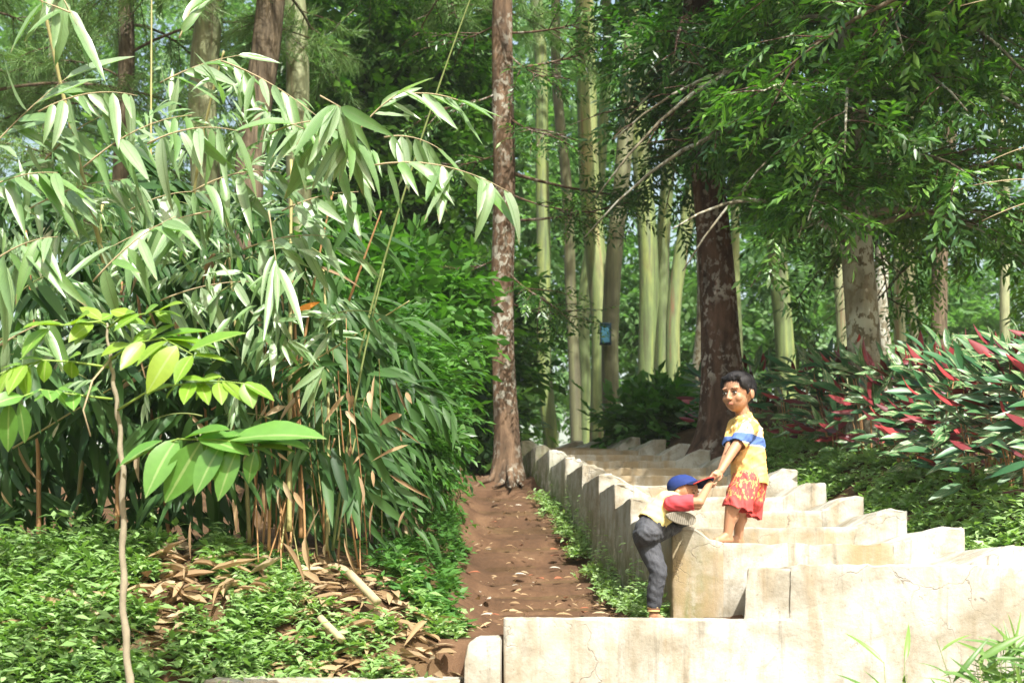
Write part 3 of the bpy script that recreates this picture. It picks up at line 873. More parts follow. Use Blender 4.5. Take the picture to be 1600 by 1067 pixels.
for sx, sz, lx, lz in ((wb + 0.03, 0.018, 0, hb / 2), (wb + 0.03, 0.018, 0, -hb / 2), (0.018, hb, -wb / 2, 0), (0.018, hb, wb / 2, 0)):
    link("rim", cuboid("rim", sx, 0.14, sz, 0.003), box, (lx, 0.0, lz), M['blue_dark'])

# understorey and far wood
def blob_foliage(centres, radii, n, ll, squash=0.8, shell=0.55, tw=9):
    """twig leaves filling ellipsoidal clumps"""
    cs = np.asarray(centres, float); rs = np.asarray(radii, float)
    wgt = rs ** 2; k = rng.choice(len(cs), n, p=wgt / wgt.sum())
    u = norm(rng.normal(0, 1, (n, 3)))
    rr = rs[k] * (shell + (1 - shell) * rng.random(n)) * (0.85 + 0.3 * rng.random(n))
    tp = cs[k] + u * rr[:, None] * np.array([1, 1, squash])
    td = norm(u + np.array([0, 0, -0.1]) + rng.normal(0, 0.5, (n, 3)))
    return twig_leaves(tp, td, ll * 2.6 * rng.uniform(0.7, 1.3, n), tw, ll)

cs, rs = [], []
for k in range(190):
    D = rng.uniform(34, 62)
    px = rng.uniform(-150, 1750)
    py = rng.uniform(-120, 720)
    if 850 < px < 900 and 560 < py < 720 and rng.random() < 0.6: continue
    if px < 130 and 160 < py < 360 and rng.random() < 0.7: continue
    if 1450 < px < 1620 and 60 < py < 400 and rng.random() < 0.6: continue
    cs.append(P(px, py, D)); rs.append(rng.uniform(1.3, 2.6))
pos, d, nn, L, r = blob_foliage(cs, rs, 8500, 0.34)
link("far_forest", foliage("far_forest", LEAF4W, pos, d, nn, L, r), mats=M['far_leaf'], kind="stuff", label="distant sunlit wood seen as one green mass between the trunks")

def shrub(name, label, px, py, D, blobs, n, ll, mat, tpl=LEAF4W, group=None, cat="shrub", stems=6):
    base = P(px, py, D); base[2] = float(ground_z(base[0], D))
    t = thing(name, base, label, cat, group)
    C = [P(a, b, c) for a, b, c, _ in blobs]; R = [q[3] for q in blobs]
    pos, d, nn, L, r = blob_foliage(C, R, n, ll, 0.9, 0.35)
    link("foliage", foliage("foliage", tpl, pos, d, nn, L, r, base), t, mats=mat)
    lst = []
    for c, rr in zip(C, R):
        e = c + rng.normal(0, 0.1, 3)
        lst.append((bez(base + rng.normal(0, 0.08, 3) * np.array([1, 1, 0.2]), (base + e) / 2 + np.array([0, 0, 0.2]), e, 7), np.linspace(0.02, 0.006, 7), 5))
    for l in lst[:stems]:
        link("stem", tubes("stem", [l], base), t, mats=M['twig'])
    return t
shrub("leafy_shrub", "tall glossy green shrub between the bamboo and the path trees", 650, 720, 11.5,
      [(550, 440, 11.5, 0.42), (610, 455, 11.8, 0.42), (660, 475, 11.6, 0.34), (580, 520, 11.2, 0.48), (650, 550, 11.4, 0.36), (620, 600, 11.0, 0.45), (685, 520, 12.0, 0.2), (530, 500, 11.3, 0.42)], 1500, 0.15, M['shrub_leaf'])
shrub("leafy_shrub", "lower green shrub leaning over the left edge of the dirt path", 640, 760, 9.3,
      [(580, 600, 9.4, 0.38), (630, 640, 9.4, 0.34), (650, 590, 9.8, 0.30), (550, 560, 9.0, 0.40), (620, 710, 9.2, 0.32), (665, 690, 9.7, 0.22), (520, 640, 8.8, 0.4), (580, 680, 9.0, 0.38)], 1900, 0.105, M['shrub_leaf'], LEAF4)
shrub("leafy_shrub", "dark shrub in the shade behind the head of the path", 720, 690, 16.5,
      [(700, 620, 16.5, 0.9), (740, 560, 17, 0.8), (650, 560, 17.0, 1.0), (720, 660, 16.2, 0.6), (745, 480, 17.5, 0.8)], 1300, 0.19, M['tree_leaf'])
shrub("leafy_shrub", "bright green shrub below the leaning yellow green trunk", 1020, 690, 17.0,
      [(1010, 672, 17.0, 0.26), (1040, 650, 17.4, 0.28), (992, 682, 17.2, 0.2), (1060, 670, 17.2, 0.26)], 420, 0.2, M['shrub_leaf'], LEAF4W)
shrub("understorey_tree", "dark leafy tree filling the wood above the tall shrub", 610, 560, 19.0,
      [(560, 60, 19, 1.3), (640, 130, 19.5, 1.3), (600, 240, 18.6, 1.1), (540, 180, 19, 1.1), (710, 210, 20, 0.8), (660, 330, 18.8, 1.1), (560, 330, 18.2, 1.0), (690, 30, 20, 0.9)], 2900, 0.2, M['tree_leaf'], LEAF4W, cat="tree")
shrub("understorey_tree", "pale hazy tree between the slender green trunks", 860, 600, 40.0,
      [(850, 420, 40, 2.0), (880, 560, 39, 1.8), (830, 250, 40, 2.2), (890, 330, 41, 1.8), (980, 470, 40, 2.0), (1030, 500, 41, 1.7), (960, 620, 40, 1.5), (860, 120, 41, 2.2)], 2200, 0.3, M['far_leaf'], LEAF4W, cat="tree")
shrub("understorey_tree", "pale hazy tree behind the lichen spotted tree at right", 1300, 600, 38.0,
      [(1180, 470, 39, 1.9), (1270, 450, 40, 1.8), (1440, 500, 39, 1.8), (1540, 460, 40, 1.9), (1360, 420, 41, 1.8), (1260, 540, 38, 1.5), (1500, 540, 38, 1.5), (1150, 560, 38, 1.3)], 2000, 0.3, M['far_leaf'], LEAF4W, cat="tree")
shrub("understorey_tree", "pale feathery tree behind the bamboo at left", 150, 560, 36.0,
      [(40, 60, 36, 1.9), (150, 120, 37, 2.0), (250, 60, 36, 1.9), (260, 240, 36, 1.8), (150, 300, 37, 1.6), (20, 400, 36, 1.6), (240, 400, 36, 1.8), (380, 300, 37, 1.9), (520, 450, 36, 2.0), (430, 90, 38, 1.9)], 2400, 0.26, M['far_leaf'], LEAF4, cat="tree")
# ------------------------------------------------------------------ bamboo thicket at left
def leaf_mesh(name, tpl, mat):
    V0, T0, U0 = tpl
    me = mk_mesh(name, V0, [T0], rnd=np.zeros(len(V0)), uv=U0)
    me.materials.append(mat)
    return me

def place_leaf(mesh, parent, pos, d, n, L, W=None, name="leaf"):
    x, y, z = frames(np.array([d], float), np.array([n], float))
    x, y, z = x[0], y[0], z[0]
    W = L if W is None else W
    p = np.asarray(pos) - np.array(parent.location)
    m = Matrix(((x[0] * W, y[0] * L, z[0] * L, p[0]), (x[1] * W, y[1] * L, z[1] * L, p[1]), (x[2] * W, y[2] * L, z[2] * L, p[2]), (0, 0, 0, 1)))
    o = bpy.data.objects.new(name, mesh)
    COL.objects.link(o)
    o.parent = parent
    o.matrix_basis = m
    return o

BL = [leaf_mesh("bamboo_leaf", leaf_tpl(8, wd, b, f, 0.34, wv), M['bamboo_leaf']) for wd, b, f, wv in ((0.105, 0.06, 0.45, 0.003), (0.095, 0.18, 0.3, 0.004), (0.11, 0.32, 0.5, 0.003), (0.09, -0.04, 0.35, 0.006))]
BLD = [leaf_mesh("bamboo_leaf", leaf_tpl(7, 0.095, b, f, 0.36, 0.004), M['bamboo_shaded']) for b, f in ((0.06, 0.30), (0.14, 0.22), (0.22, 0.35), (-0.02, 0.25))]
BLT = leaf_tpl(4, 0.085, 0.2, 0.35, 0.36)
bam_base = np.array([-1.9, 6.9, float(ground_z(-1.9, 6.9))])
bamboo = thing("bamboo_clump", bam_base, "big bamboo clump with long drooping leaves filling the left side", "bamboo")
NLEAF = [0]
gb = np.random.default_rng(99)
mass = [[], [], [], [], []]

def spray(x0, y0, x1, y1, D, n, lpx, hang=0.75, sag=14, D1=None, parent=None, fan=0.0, w=1.0, as_obj=True, spread=0.0, twig=None, thick=0.0045):
    """leafy branch through two photo points at distance D; leaves of lpx photo pixels hang from it"""
    parent = parent or bamboo
    D1 = D if D1 is None else D1
    a, b = P(x0, y0, D), P(x1, y1, D1)
    mid = P((x0 + x1) / 2, (y0 + y1) / 2 - sag, (D + D1) / 2)
    pts = bez(a, 2 * mid - (a + b) / 2, b, 9)
    if twig is not False:
        link("branch", tube("branch", pts, np.linspace(thick, 0.0015, 9), 5, 0, 0, parent.location), parent, mats=twig or M['twig'])
    bd = norm(b - a)
    for k in range(n):
        t = 0.12 + 0.88 * (k + gb.random() * 0.6) / n if fan == 0 else 0.75 + 0.25 * k / n
        f = t * 8; i0 = min(int(f), 7)
        p = pts[i0] + (pts[i0 + 1] - pts[i0]) * (f - i0)
        if fan:
            an = -math.pi / 2 + fan * ((k + 0.5) / n - 0.5) + gb.normal(0, 0.12)
            d = np.array([math.cos(an), gb.normal(-0.15, 0.3), math.sin(an)])
        else:
            sgn = 1 if k % 2 else -1
            d = bd * (1 - hang) * 1.6 + np.array([0, 0, -hang]) + np.array([sgn * spread + gb.normal(0, 0.24), gb.normal(-0.12, 0.32), gb.normal(0, 0.22)])
        nrm = np.array([gb.normal(0.12, 0.5), -0.75, 0.55 + gb.normal(0, 0.3)])
        L = lpx * D / F_PX * (gb.uniform(0.62, 1.08) if D < 6.35 else gb.uniform(0.4, 1.0))
        if as_obj and NLEAF[0] < 296:
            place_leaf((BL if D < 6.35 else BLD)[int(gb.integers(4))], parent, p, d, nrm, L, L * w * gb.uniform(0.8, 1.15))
            if parent is bamboo: NLEAF[0] += 1
        else:
            mass[0].append(p); mass[1].append(d); mass[2].append(nrm); mass[3].append(L); mass[4].append(gb.random())

# the sprays that stand out in the sun
for a in [(130, 262, 300, 180, 5.9, 9, 100, 0.8, 18), (230, 225, 372, 205, 5.7, 8, 105, 0.82, 14), (345, 95, 505, 190, 6.0, 10, 95, 0.82, 10), (250, 130, 390, 85, 6.3, 9, 95, 0.45, 8),
          (575, 260, 795, 300, 5.8, 13, 108, 0.82, 22), (560, 205, 640, 140, 6.0, 6, 80, 0.55, 10), (620, 150, 745, 170, 6.1, 7, 85, 0.5, 12), (470, 250, 560, 260, 6.0, 8, 100, 0.75, 10),
          (60, 175, 215, 150, 5.9, 10, 92, 0.78, 16), (-30, 250, 110, 118, 6.0, 10, 120, 0.5, 8), (70, 250, 165, 180, 6.1, 7, 90, 0.7, 10), (145, 440, 275, 338, 5.7, 9, 105, 0.7, 12), (330, 330, 150, 400, 5.9, 9, 110, 0.72, 10),
          (-25, 420, 90, 370, 5.6, 8, 130, 0.75, 12), (-30, 300, 90, 270, 5.9, 9, 110, 0.65, 10), (110, 20, 60, 0, 5.8, 4, 110, 0.8, 0), (70, -60, 120, 40, 5.9, 5, 120, 0.7, 0), (40, 330, 200, 280, 6.3, 10, 105, 0.7, 12),
          (300, 300, 440, 270, 6.1, 9, 100, 0.75, 14), (380, 390, 520, 370, 6.2, 9, 95, 0.78, 10), (420, 210, 520, 190, 5.9, 7, 95, 0.75, 8), (200, 330, 320, 300, 6.2, 8, 100, 0.75, 10), (0, 540, 90, 500, 5.9, 7, 110, 0.8, 6),
          (520, 230, 440, 190, 5.9, 7, 105, 0.7, 6), (600, 215, 690, 235, 5.9, 7, 95, 0.8, 10), (250, 470, 390, 440, 6.2, 8, 100, 0.8, 8), (280, 60, 300, 10, 6.2, 4, 80, 0.2, 0), (440, 330, 560, 300, 6.3, 8, 95, 0.75, 8)]:
    spray(*a)
spray(500, 150, 533, 168, 5.7, 9, 128, fan=2.1, sag=0)
spray(520, 200, 548, 215, 5.75, 6, 110, fan=1.6, sag=0)
spray(420, 330, 433, 420, 5.8, 5, 140, fan=0.5, sag=0, w=0.6)
# dimmer sprays deeper in
for k in range(46):
    x = gb.uniform(-40, 520); y = gb.uniform(330, 760 if gb.random() < 0.4 else 620)
    spray(x, y, x + gb.uniform(-120, 120), y + gb.uniform(-50, 60), gb.uniform(6.2, 7.2), 7, gb.uniform(75, 120), gb.uniform(0.55, 0.9), 10, twig=M['green_twig'])
for k in range(120):
    x = gb.uniform(-90, 450); y = gb.uniform(600, 850)
    spray(x, y, x + gb.uniform(-100, 100), y + gb.uniform(-40, 40), gb.uniform(7.1, 8.2), 8, gb.uniform(70, 120), gb.uniform(0.5, 0.9), 10, twig=False, as_obj=False)
for k in range(330):
    x = gb.uniform(-80, 560); y = gb.uniform(280, 760)
    if (y < 330 and x > 420) or (y > 640 and x < 400 and gb.random() < 0.75): continue
    Dm = gb.uniform(6.6, 8.4)
    spray(x, y, x + gb.uniform(-120, 120), y + gb.uniform(-50, 70), Dm, 8, gb.uniform(70, 120), gb.uniform(0.5, 0.9), 10, twig=False, as_obj=False)
for k in range(46):
    x = gb.uniform(450, 635); y = gb.uniform(560, 850)
    spray(x, y, x + gb.uniform(20, 90), y + gb.uniform(-20, 40), gb.uniform(7.0, 8.4), 6, gb.uniform(55, 95), gb.uniform(0.35, 0.8), 8, twig=False, as_obj=False)
pos, d, nn, L, r = (np.array(q) for q in mass)
mass = [[], [], [], [], []]
for k in range(130):
    x = gb.uniform(-60, 560); y = gb.uniform(130, 620)
    if y < 150 + 0.25 * abs(x - 330): continue
    spray(x, y, x + gb.uniform(-90, 90), y + gb.uniform(-60, 40), gb.uniform(5.9, 6.5), 7, gb.uniform(30, 75), gb.uniform(0.3, 0.85), 10, twig=False, as_obj=False)
p2, d2, n2_, L2, r2 = (np.array(q) for q in mass)
link("small_leaf_mass", foliage("small_leaf_mass", BLT, p2, d2, n2_, L2, r2, bam_base), bamboo, mats=M['bamboo_leaf'], kind="stuff")
link("leaf_mass", foliage("leaf_mass", BLT, pos, d, nn, L, r, bam_base), bamboo, mats=M['bamboo_shaded'], kind="stuff")

def culm(x0, y0, x1, y1, D0, D1, r, mat, bow=0.0, parent=None):
    parent = parent or bamboo
    a, b = P(x0, y0, D0), P(x1, y1, D1)
    mid = (a + b) / 2 + np.array([bow, 0, abs(bow) * 0.3])
    n = 33
    pts = bez(a, mid, b, n)
    rad = np.linspace(r, r * 0.55, n)
    rad[::4] *= 1.22
    link("culm", tube("culm", pts, rad, 7, 0, 0, parent.location), parent, mats=mat)
for a in [(452, 830, 455, 250, 6.7, 6.8, 0.014, 'culm', 0), (470, 840, 452, 380, 6.9, 7.0, 0.012, 'culm_brown', 0.03), (520, 860, 600, 420, 7.0, 7.0, 0.008, 'green_twig', -0.05), (560, 560, 742, -20, 6.9, 6.6, 0.0065, 'green_twig', -0.06),
          (180, 470, 60, -30, 6.4, 6.1, 0.013, 'culm', -0.03), (182, 860, 190, 440, 6.9, 7.0, 0.013, 'culm_brown', 0), (235, 400, 237, -20, 7.6, 7.6, 0.008, 'culm', 0), (60, 880, 40, 360, 7.2, 7.0, 0.014, 'culm_brown', 0.05),
          (330, 860, 300, 400, 7.3, 7.2, 0.012, 'culm_brown', 0.04), (390, 850, 350, 330, 7.1, 7.0, 0.012, 'culm', 0.03), (270, 870, 200, 300, 7.5, 7.3, 0.013, 'culm_brown', -0.04), (420, 860, 430, 460, 6.8, 6.8, 0.009, 'culm_brown', 0.0),
          (110, 880, 160, 320, 7.4, 7.2, 0.013, 'culm', 0.04), (510, 860, 505, 420, 7.0, 7.2, 0.010, 'culm', 0.04), (300, 330, 350, 80, 6.8, 6.5, 0.009, 'culm', -0.04), (440, 870, 520, 300, 6.9, 6.6, 0.009, 'culm_brown', -0.08),
          (545, 470, 596, 330, 6.9, 6.8, 0.007, 'culm_brown', 0.0), (400, 620, 640, 470, 6.8, 6.6, 0.005, 'culm', 0.0), (20, 700, 250, 560, 6.7, 6.6, 0.005, 'culm', 0), (330, 640, 470, 560, 6.6, 6.7, 0.004, 'culm_brown', 0)]:
    culm(*a[:7], M[a[7]], a[8])
for k in range(26):
    x = gb.uniform(380, 600); y = gb.uniform(840, 900)
    culm(x, y, x + gb.uniform(-60, 60), y - gb.uniform(120, 380), gb.uniform(6.6, 7.3), gb.uniform(6.6, 7.4), gb.uniform(0.003, 0.007), M['culm_brown' if k % 3 else 'culm'], gb.uniform(-0.06, 0.06))
# orange sheath on a culm
o = place_leaf(leaf_mesh("orange_sheath", leaf_tpl(6, 0.14, 0.1, 0.5, 0.45), M['orange_sheath']), bamboo, P(458, 494, 6.3), (0.85, -0.2, 0.45), (0.1, -0.8, 0.4), 0.15, 0.15, "sheath")
o["label"] = "bright orange dry sheath on a culm"
# hanging dry leaves on the clump
DLM = [leaf_mesh("dry_leaf", leaf_tpl(5, wd, b, f, 0.42, 0.01), M['dry_leaf']) for wd, b, f in ((0.13, 0.2, 0.5), (0.10, 0.35, 0.3), (0.17, 0.1, 0.7))]
for k in range(80):
    if k < 38: x, y = gb.uniform(430, 640), gb.uniform(580, 860)
    elif k < 58: x, y = gb.uniform(0, 420), gb.uniform(520, 860)
    else: x, y = gb.uniform(200, 520), gb.uniform(380, 640)
    p = P(x, y, gb.uniform(6.3, 6.9))
    place_leaf(DLM[k % 3], bamboo, p, (gb.normal(0, 0.5), gb.normal(-0.2, 0.3), -1 + gb.normal(0, 0.35)), (gb.normal(0, 0.5), -0.8, 0.4), gb.uniform(0.07, 0.26), gb.uniform(0.035, 0.12), "dry_leaf")

# second bamboo whose sprays enter at the right edge
rb = np.array([3.05, 5.9, float(ground_z(3.05, 5.9))])
bam_r = thing("bamboo_branch", rb, "pale bamboo sprays reaching in from beyond the right edge", "bamboo")
culm(1700, 1010, 1690, -60, 5.95, 5.9, 0.014, M['culm'], 0.05, bam_r)
for a in [(1700, 215, 1540, 255, 5.9, 9, 85, 0.55, 10), (1700, 290, 1520, 290, 5.8, 9, 80, 0.6, 10), (1690, 300, 1535, 345, 5.7, 8, 70, 0.6, 8), (1700, -20, 1500, 10, 5.8, 8, 80, 0.5, 6), (1700, 250, 1590, 300, 5.8, 6, 90, 0.6, 8)]:
    spray(*a, parent=bam_r)

# ------------------------------------------------------------------ sapling in the left foreground
SB = P(203, 1067, 5.15); SB[2] = float(ground_z(SB[0], 5.15)) - 0.05
sap = thing("sapling", SB, "slender young tree with broad yellow green leaflets in the left foreground", "sapling")
sp = np.vstack([SB, P(203, 1067, 5.15), P(193, 960, 5.15), P(192, 850, 5.14), P(192, 740, 5.12), P(186, 660, 5.12), P(178, 600, 5.1), P(172, 560, 5.1), P(166, 505, 5.1)])
tt_ = np.linspace(0, len(sp) - 1, 60)
spf = np.stack([np.interp(tt_, np.arange(len(sp)), sp[:, c]) for c in range(3)], -1)
srad = np.interp(tt_, np.arange(len(sp)), [0.017, 0.0145, 0.0135, 0.0125, 0.011, 0.0095, 0.008, 0.007, 0.004])
srad[3::5] *= 1.18; spf[:, 0] += 0.004 * np.sin(np.arange(60) * 1.1)
link("stem", tube("stem", spf, srad, 9, 0.08, 3, SB), sap, mats=M['stem'])
SLY = [leaf_mesh("sapling_leaf", leaf_tpl(7, 0.20, b, f, 0.46, 0.006), M['sapling_leaf']) for b, f in ((0.18, 0.3), (0.30, 0.2), (0.1, 0.35))]
SLG = [leaf_mesh("sapling_leaf", leaf_tpl(7, 0.20, b, f, 0.46, 0.006), M['sapling_leaf_green']) for b, f in ((0.18, 0.3), (0.30, 0.2), (0.1, 0.35))]
def Z(x, y, d): return P(x / 1.73, 450 + y / 1.73, d)
def frond(stalk, leaves, D0, D1, meshes, green):
    n = len(stalk)
    pts = np.array([Z(x, y, D0 + (D1 - D0) * i / (n - 1)) for i, (x, y) in enumerate(stalk)])
    fine = np.vstack([pts[i] + (pts[i + 1] - pts[i]) * t for i in range(n - 1) for t in (0, 0.5)] + [pts[-1]])
    link("stalk", tube("stalk", fine, np.linspace(0.005, 0.002, len(fine)), 6, 0, 0, SB), sap, mats=M['rachis'])
    x0, x1 = stalk[0][0], stalk[-1][0]
    for bx, by, tx, ty in leaves:
        t = min(1, max(0, (bx - x0) / (x1 - x0 + 1e-6)))
        Db = D0 + (D1 - D0) * t
        a = Z(bx, by, Db); b = Z(tx, ty, Db - gb.uniform(-0.05, 0.14))
        L = np.linalg.norm(b - a)
        steep = abs(ty - by) / (abs(tx - bx) + abs(ty - by) + 1)
        nrm = np.array([gb.normal(0, 0.25), -0.35 - 0.55 * steep, 0.9 - 0.4 * steep])
        place_leaf(meshes[int(gb.integers(3))], sap, a, b - a, nrm, L, max(L, 0.16) * gb.uniform(0.95, 1.2))
        if gb.random() < 0.75:
            b2 = b + np.array([gb.normal(0, 0.05), 0.06, gb.uniform(-0.07, 0.03)])
            place_leaf(meshes[int(gb.integers(3))], sap, a + np.array([gb.normal(0, 0.02), 0.02, 0.005]), b2 - a, nrm + gb.normal(0, 0.2, 3), L * gb.uniform(0.6, 0.9), max(L, 0.14) * 0.9)
frond([(288, 100), (270, 90), (180, 100), (120, 100)], [(275, 88, 220, 38), (272, 95, 165, 85), (230, 95, 170, 130), (150, 100, 62, 90), (130, 108, 48, 158), (250, 95, 190, 120), (200, 98, 235, 60)], 5.1, 5.0, SLY, 0)
frond([(290, 110), (330, 80), (390, 70), (440, 60)], [(300, 90, 355, 52), (330, 82, 395, 95), (380, 72, 300, 105), (390, 72, 425, 42), (430, 62, 488, 28), (430, 65, 492, 62), (350, 78, 300, 48)], 5.1, 4.98, SLY, 0)
frond([(296, 195), (360, 150), (440, 135), (520, 180)], [(350, 150, 270, 178), (360, 150, 430, 100), (390, 145, 325, 215), (430, 135, 565, 105), (440, 138, 590, 140), (480, 155, 395, 265), (510, 172, 660, 108), (520, 182, 468, 248), (520, 182, 612, 190), (400, 142, 470, 92), (455, 142, 360, 195)], 5.1, 4.95, SLY, 0)
frond([(318, 330), (390, 285), (470, 262), (600, 252), (660, 258)], [(520, 255, 495, 305), (470, 262, 385, 272), (560, 252, 480, 240), (590, 255, 600, 310), (600, 254, 668, 300), (660, 258, 685, 318), (660, 258, 745, 292), (540, 252, 590, 225)], 5.1, 4.9, SLY, 0)
frond([(335, 476), (400, 440), (480, 408), (600, 410), (690, 430)], [(440, 412, 315, 472), (480, 406, 382, 535), (545, 412, 442, 580), (605, 416, 515, 548), (645, 432, 578, 568), (500, 405, 615, 368), (580, 408, 742, 362), (620, 412, 865, 362), (670, 420, 830, 402), (690, 432, 790, 414), (690, 440, 662, 522), (540, 406, 672, 436)], 5.08, 4.85, SLG, 1)
frond([(300, 215), (200, 200), (120, 195), (40, 215), (-20, 240)], [(195, 200, 190, 245), (180, 198, 205, 165), (125, 195, 112, 250), (120, 194, 52, 182), (70, 205, 15, 272), (40, 212, -30, 285), (60, 208, 0, 208)], 5.1, 4.9, SLY, 0)
frond([(304, 300), (200, 288), (110, 275), (30, 305), (-20, 330)], [(215, 290, 165, 262), (200, 288, 195, 318), (150, 280, 90, 300), (110, 276, 55, 300), (60, 292, -20, 300), (25, 310, 18, 445), (130, 276, 140, 300)], 5.1, 4.85, SLG, 1)
link("stalk", tube("stalk", np.array([Z(300, 190, 5.1), Z(250, 250, 5.0), Z(225, 330, 4.97), Z(245, 400, 4.97)]), np.linspace(0.004, 0.003, 4), 5, 0, 0, SB), sap, mats=M['twig'])

# ------------------------------------------------------------------ red and white variegated plants on the right bank
def strom_mats():
    m, nt, b = new_mat("variegated_leaf_top")
    uvn = N(nt, "ShaderNodeUVMap", uv_map="UVMap")
    sx = N(nt, "ShaderNodeSeparateXYZ"); nt.links.new(uvn.outputs[0], sx.inputs[0])
    oi = N(nt, "ShaderNodeObjectInfo")
    cmb = N(nt, "ShaderNodeCombineXYZ")
    nt.links.new(math_n(nt, 'ADD', math_n(nt, 'MULTIPLY', sx.outputs[0], 3.0), math_n(nt, 'MULTIPLY', oi.outputs["Random"], 40.0)), cmb.inputs[0])
    nt.links.new(math_n(nt, 'ADD', math_n(nt, 'MULTIPLY', sx.outputs[1], 1.6), math_n(nt, 'MULTIPLY', math_n(nt, 'ABSOLUTE', math_n(nt, 'SUBTRACT', sx.outputs[0], 0.5)), -1.6)), cmb.inputs[1])
    n1 = noise(nt, 2.2, 3, 0.6, cmb.outputs[0], 0.3)
    c = ramp(nt, n1, [(0.40, (0.05, 0.13, 0.04)), (0.54, (0.09, 0.20, 0.06)), (0.60, (0.38, 0.39, 0.22)), (0.75, (0.50, 0.49, 0.33))])
    c = mix(nt, ramp(nt, oi.outputs["Random"], [(0.25, 1.0), (0.45, 0.0)]), c, (0.035, 0.115, 0.04))
    nt.links.new(c, b.inputs["Base Color"]); b.inputs["Roughness"].default_value = 0.42
    b.inputs["Specular IOR Level"].default_value = 0.4
    m2, nt2, b2 = new_mat("variegated_leaf_back")
    oi2 = N(nt2, "ShaderNodeObjectInfo")
    c2 = ramp(nt2, oi2.outputs["Random"], [(0.0, (0.08, 0.014, 0.016)), (0.5, (0.20, 0.025, 0.03)), (0.8, (0.40, 0.045, 0.045)), (1.0, (0.12, 0.02, 0.02))])
    nt2.links.new(c2, b2.inputs["Base Color"]); b2.inputs["Roughness"].default_value = 0.45
    return m, m2
M['st_top'], M['st_back'] = strom_mats()
def two_sided(tpl):
    V0, T0, U0 = tpl
    V1 = V0.copy(); V1[:, 2] -= 0.012
    V = np.vstack([V0, V1]); n = len(V0)
    # upper faces keep their winding, lower ones are flipped
    T = np.vstack([T0[:, ::-1], T0 + n])
    me = mk_mesh("variegated_leaf", V, [T], uv=np.vstack([U0, U0]), mat_idx=np.concatenate([np.zeros(len(T0)), np.ones(len(T0))]))
    me.materials.append(M['st_top']); me.materials.append(M['st_back'])
    return me
STL = [two_sided(leaf_tpl(6, wd, b, f, 0.44)) for wd, b, f in ((0.115, 0.22, 0.3), (0.13, 0.1, 0.45), (0.10, 0.35, 0.25), (0.12, -0.05, 0.5))]
gs = np.random.default_rng(5)
hedge = []
for (px, pyb, D, hgt, wid, nleaf, lab) in [
        (1590, 800, 7.9, 1.10, 0.55, 105, "nearest variegated plant with red backed leaves at the right edge"),
        (1520, 770, 8.6, 1.05, 0.55, 105, "pale streaked variegated plant, second from the right edge"),
        (1640, 700, 8.8, 1.20, 0.5, 70, "tall variegated plant cut off by the right edge"),
        (1450, 740, 9.3, 1.02, 0.55, 105, "variegated plant with a red leaf hanging out above the weeds"),
        (1380, 715, 10.0, 1.0, 0.55, 95, "variegated plant in front of the lichen spotted trunk"),
        (1565, 680, 9.7, 1.10, 0.5, 75, "variegated plant standing in the second row at far right"),
        (1320, 695, 10.7, 0.98, 0.55, 90, "variegated plant left of the lichen spotted trunk"),
        (1470, 650, 10.7, 1.05, 0.5, 75, "variegated plant behind the row, right of the lichen spotted trunk"),
        (1265, 675, 11.5, 0.95, 0.5, 85, "dark variegated plant half way along the bank"),
        (1215, 655, 12.3, 0.95, 0.5, 80, "dark red green plant close behind the standing boy"),
        (1290, 620, 12.6, 1.0, 0.5, 60, "dark red tipped plant in the back row below the green trunk"),
        (1180, 630, 13.4, 0.95, 0.45, 55, "dark plant just right of the dark leafy tree trunk"),
        (1075, 690, 14.9, 0.85, 0.45, 70, "red tipped plant just left of the dark leafy tree trunk"),
        (1045, 690, 16.0, 0.8, 0.4, 50, "small red tipped plant at the top of the stairs")]:
    b0 = P(px, pyb, D); wid *= 0.8
    b0[0] = max(b0[0], float(stair_r(D)) + 0.62 + 0.35 * wid)
    nleaf = int(nleaf * 1.25)
    b0[2] = float(ground_z(b0[0], D)) - 0.02
    pl = thing("variegated_plant", b0, lab, "plant", "red and white leaved plants along the right bank")
    top = (HY - pyb) * D / F_PX
    dark = D > 11
    for k in range(nleaf):
        hz = gs.random() ** 0.8 * hgt * 0.8
        u = gs.uniform(0, 2 * math.pi); rr = wid * math.sqrt(gs.random()) * (0.55 + 0.45 * (1 - hz / hgt))
        p = b0 + np.array([math.cos(u) * rr, math.sin(u) * rr * 0.8, 0.08 + hz])
        if p[1] > D and gs.random() < 0.4: p[1] = 2 * D - p[1]
        up = 0.05 + 0.9 * (hz / hgt) ** 2 + gs.normal(0, 0.22)
        d = np.array([-0.62 + 0.6 * math.cos(u) + gs.normal(0, 0.35), -0.45 + gs.normal(0, 0.35), up])
        if D > 10 and gs.random() < 0.2 * (hz / hgt + 0.3): d = np.array([gs.normal(0, 0.4), gs.normal(0, 0.3), 1.0])
        nrm = np.array([gs.normal(0.05, 0.3), -0.85 + gs.normal(0, 0.3), 0.6])
        if gs.random() < (0.17 if D < 11 else 0.26): nrm = -nrm
        L = gs.uniform(0.15, 0.31)
        place_leaf(STL[int(gs.integers(4))], pl, p, d, nrm, L, L * gs.uniform(0.9, 1.3))
    lst = []
    for k in range(12):
        u = gs.uniform(0, 6.28); e = b0 + np.array([math.cos(u) * wid * 0.5, math.sin(u) * wid * 0.4, hgt * gs.uniform(0.4, 0.75)])
        lst.append((bez(b0 + np.array([math.cos(u) * 0.1, math.sin(u) * 0.1, -0.03]), (b0 + e) / 2, e, 5), np.linspace(0.008, 0.004, 5), 4))
    link("stem", tubes("stem", lst, b0), pl, mats=M['culm_brown'], kind="stuff")

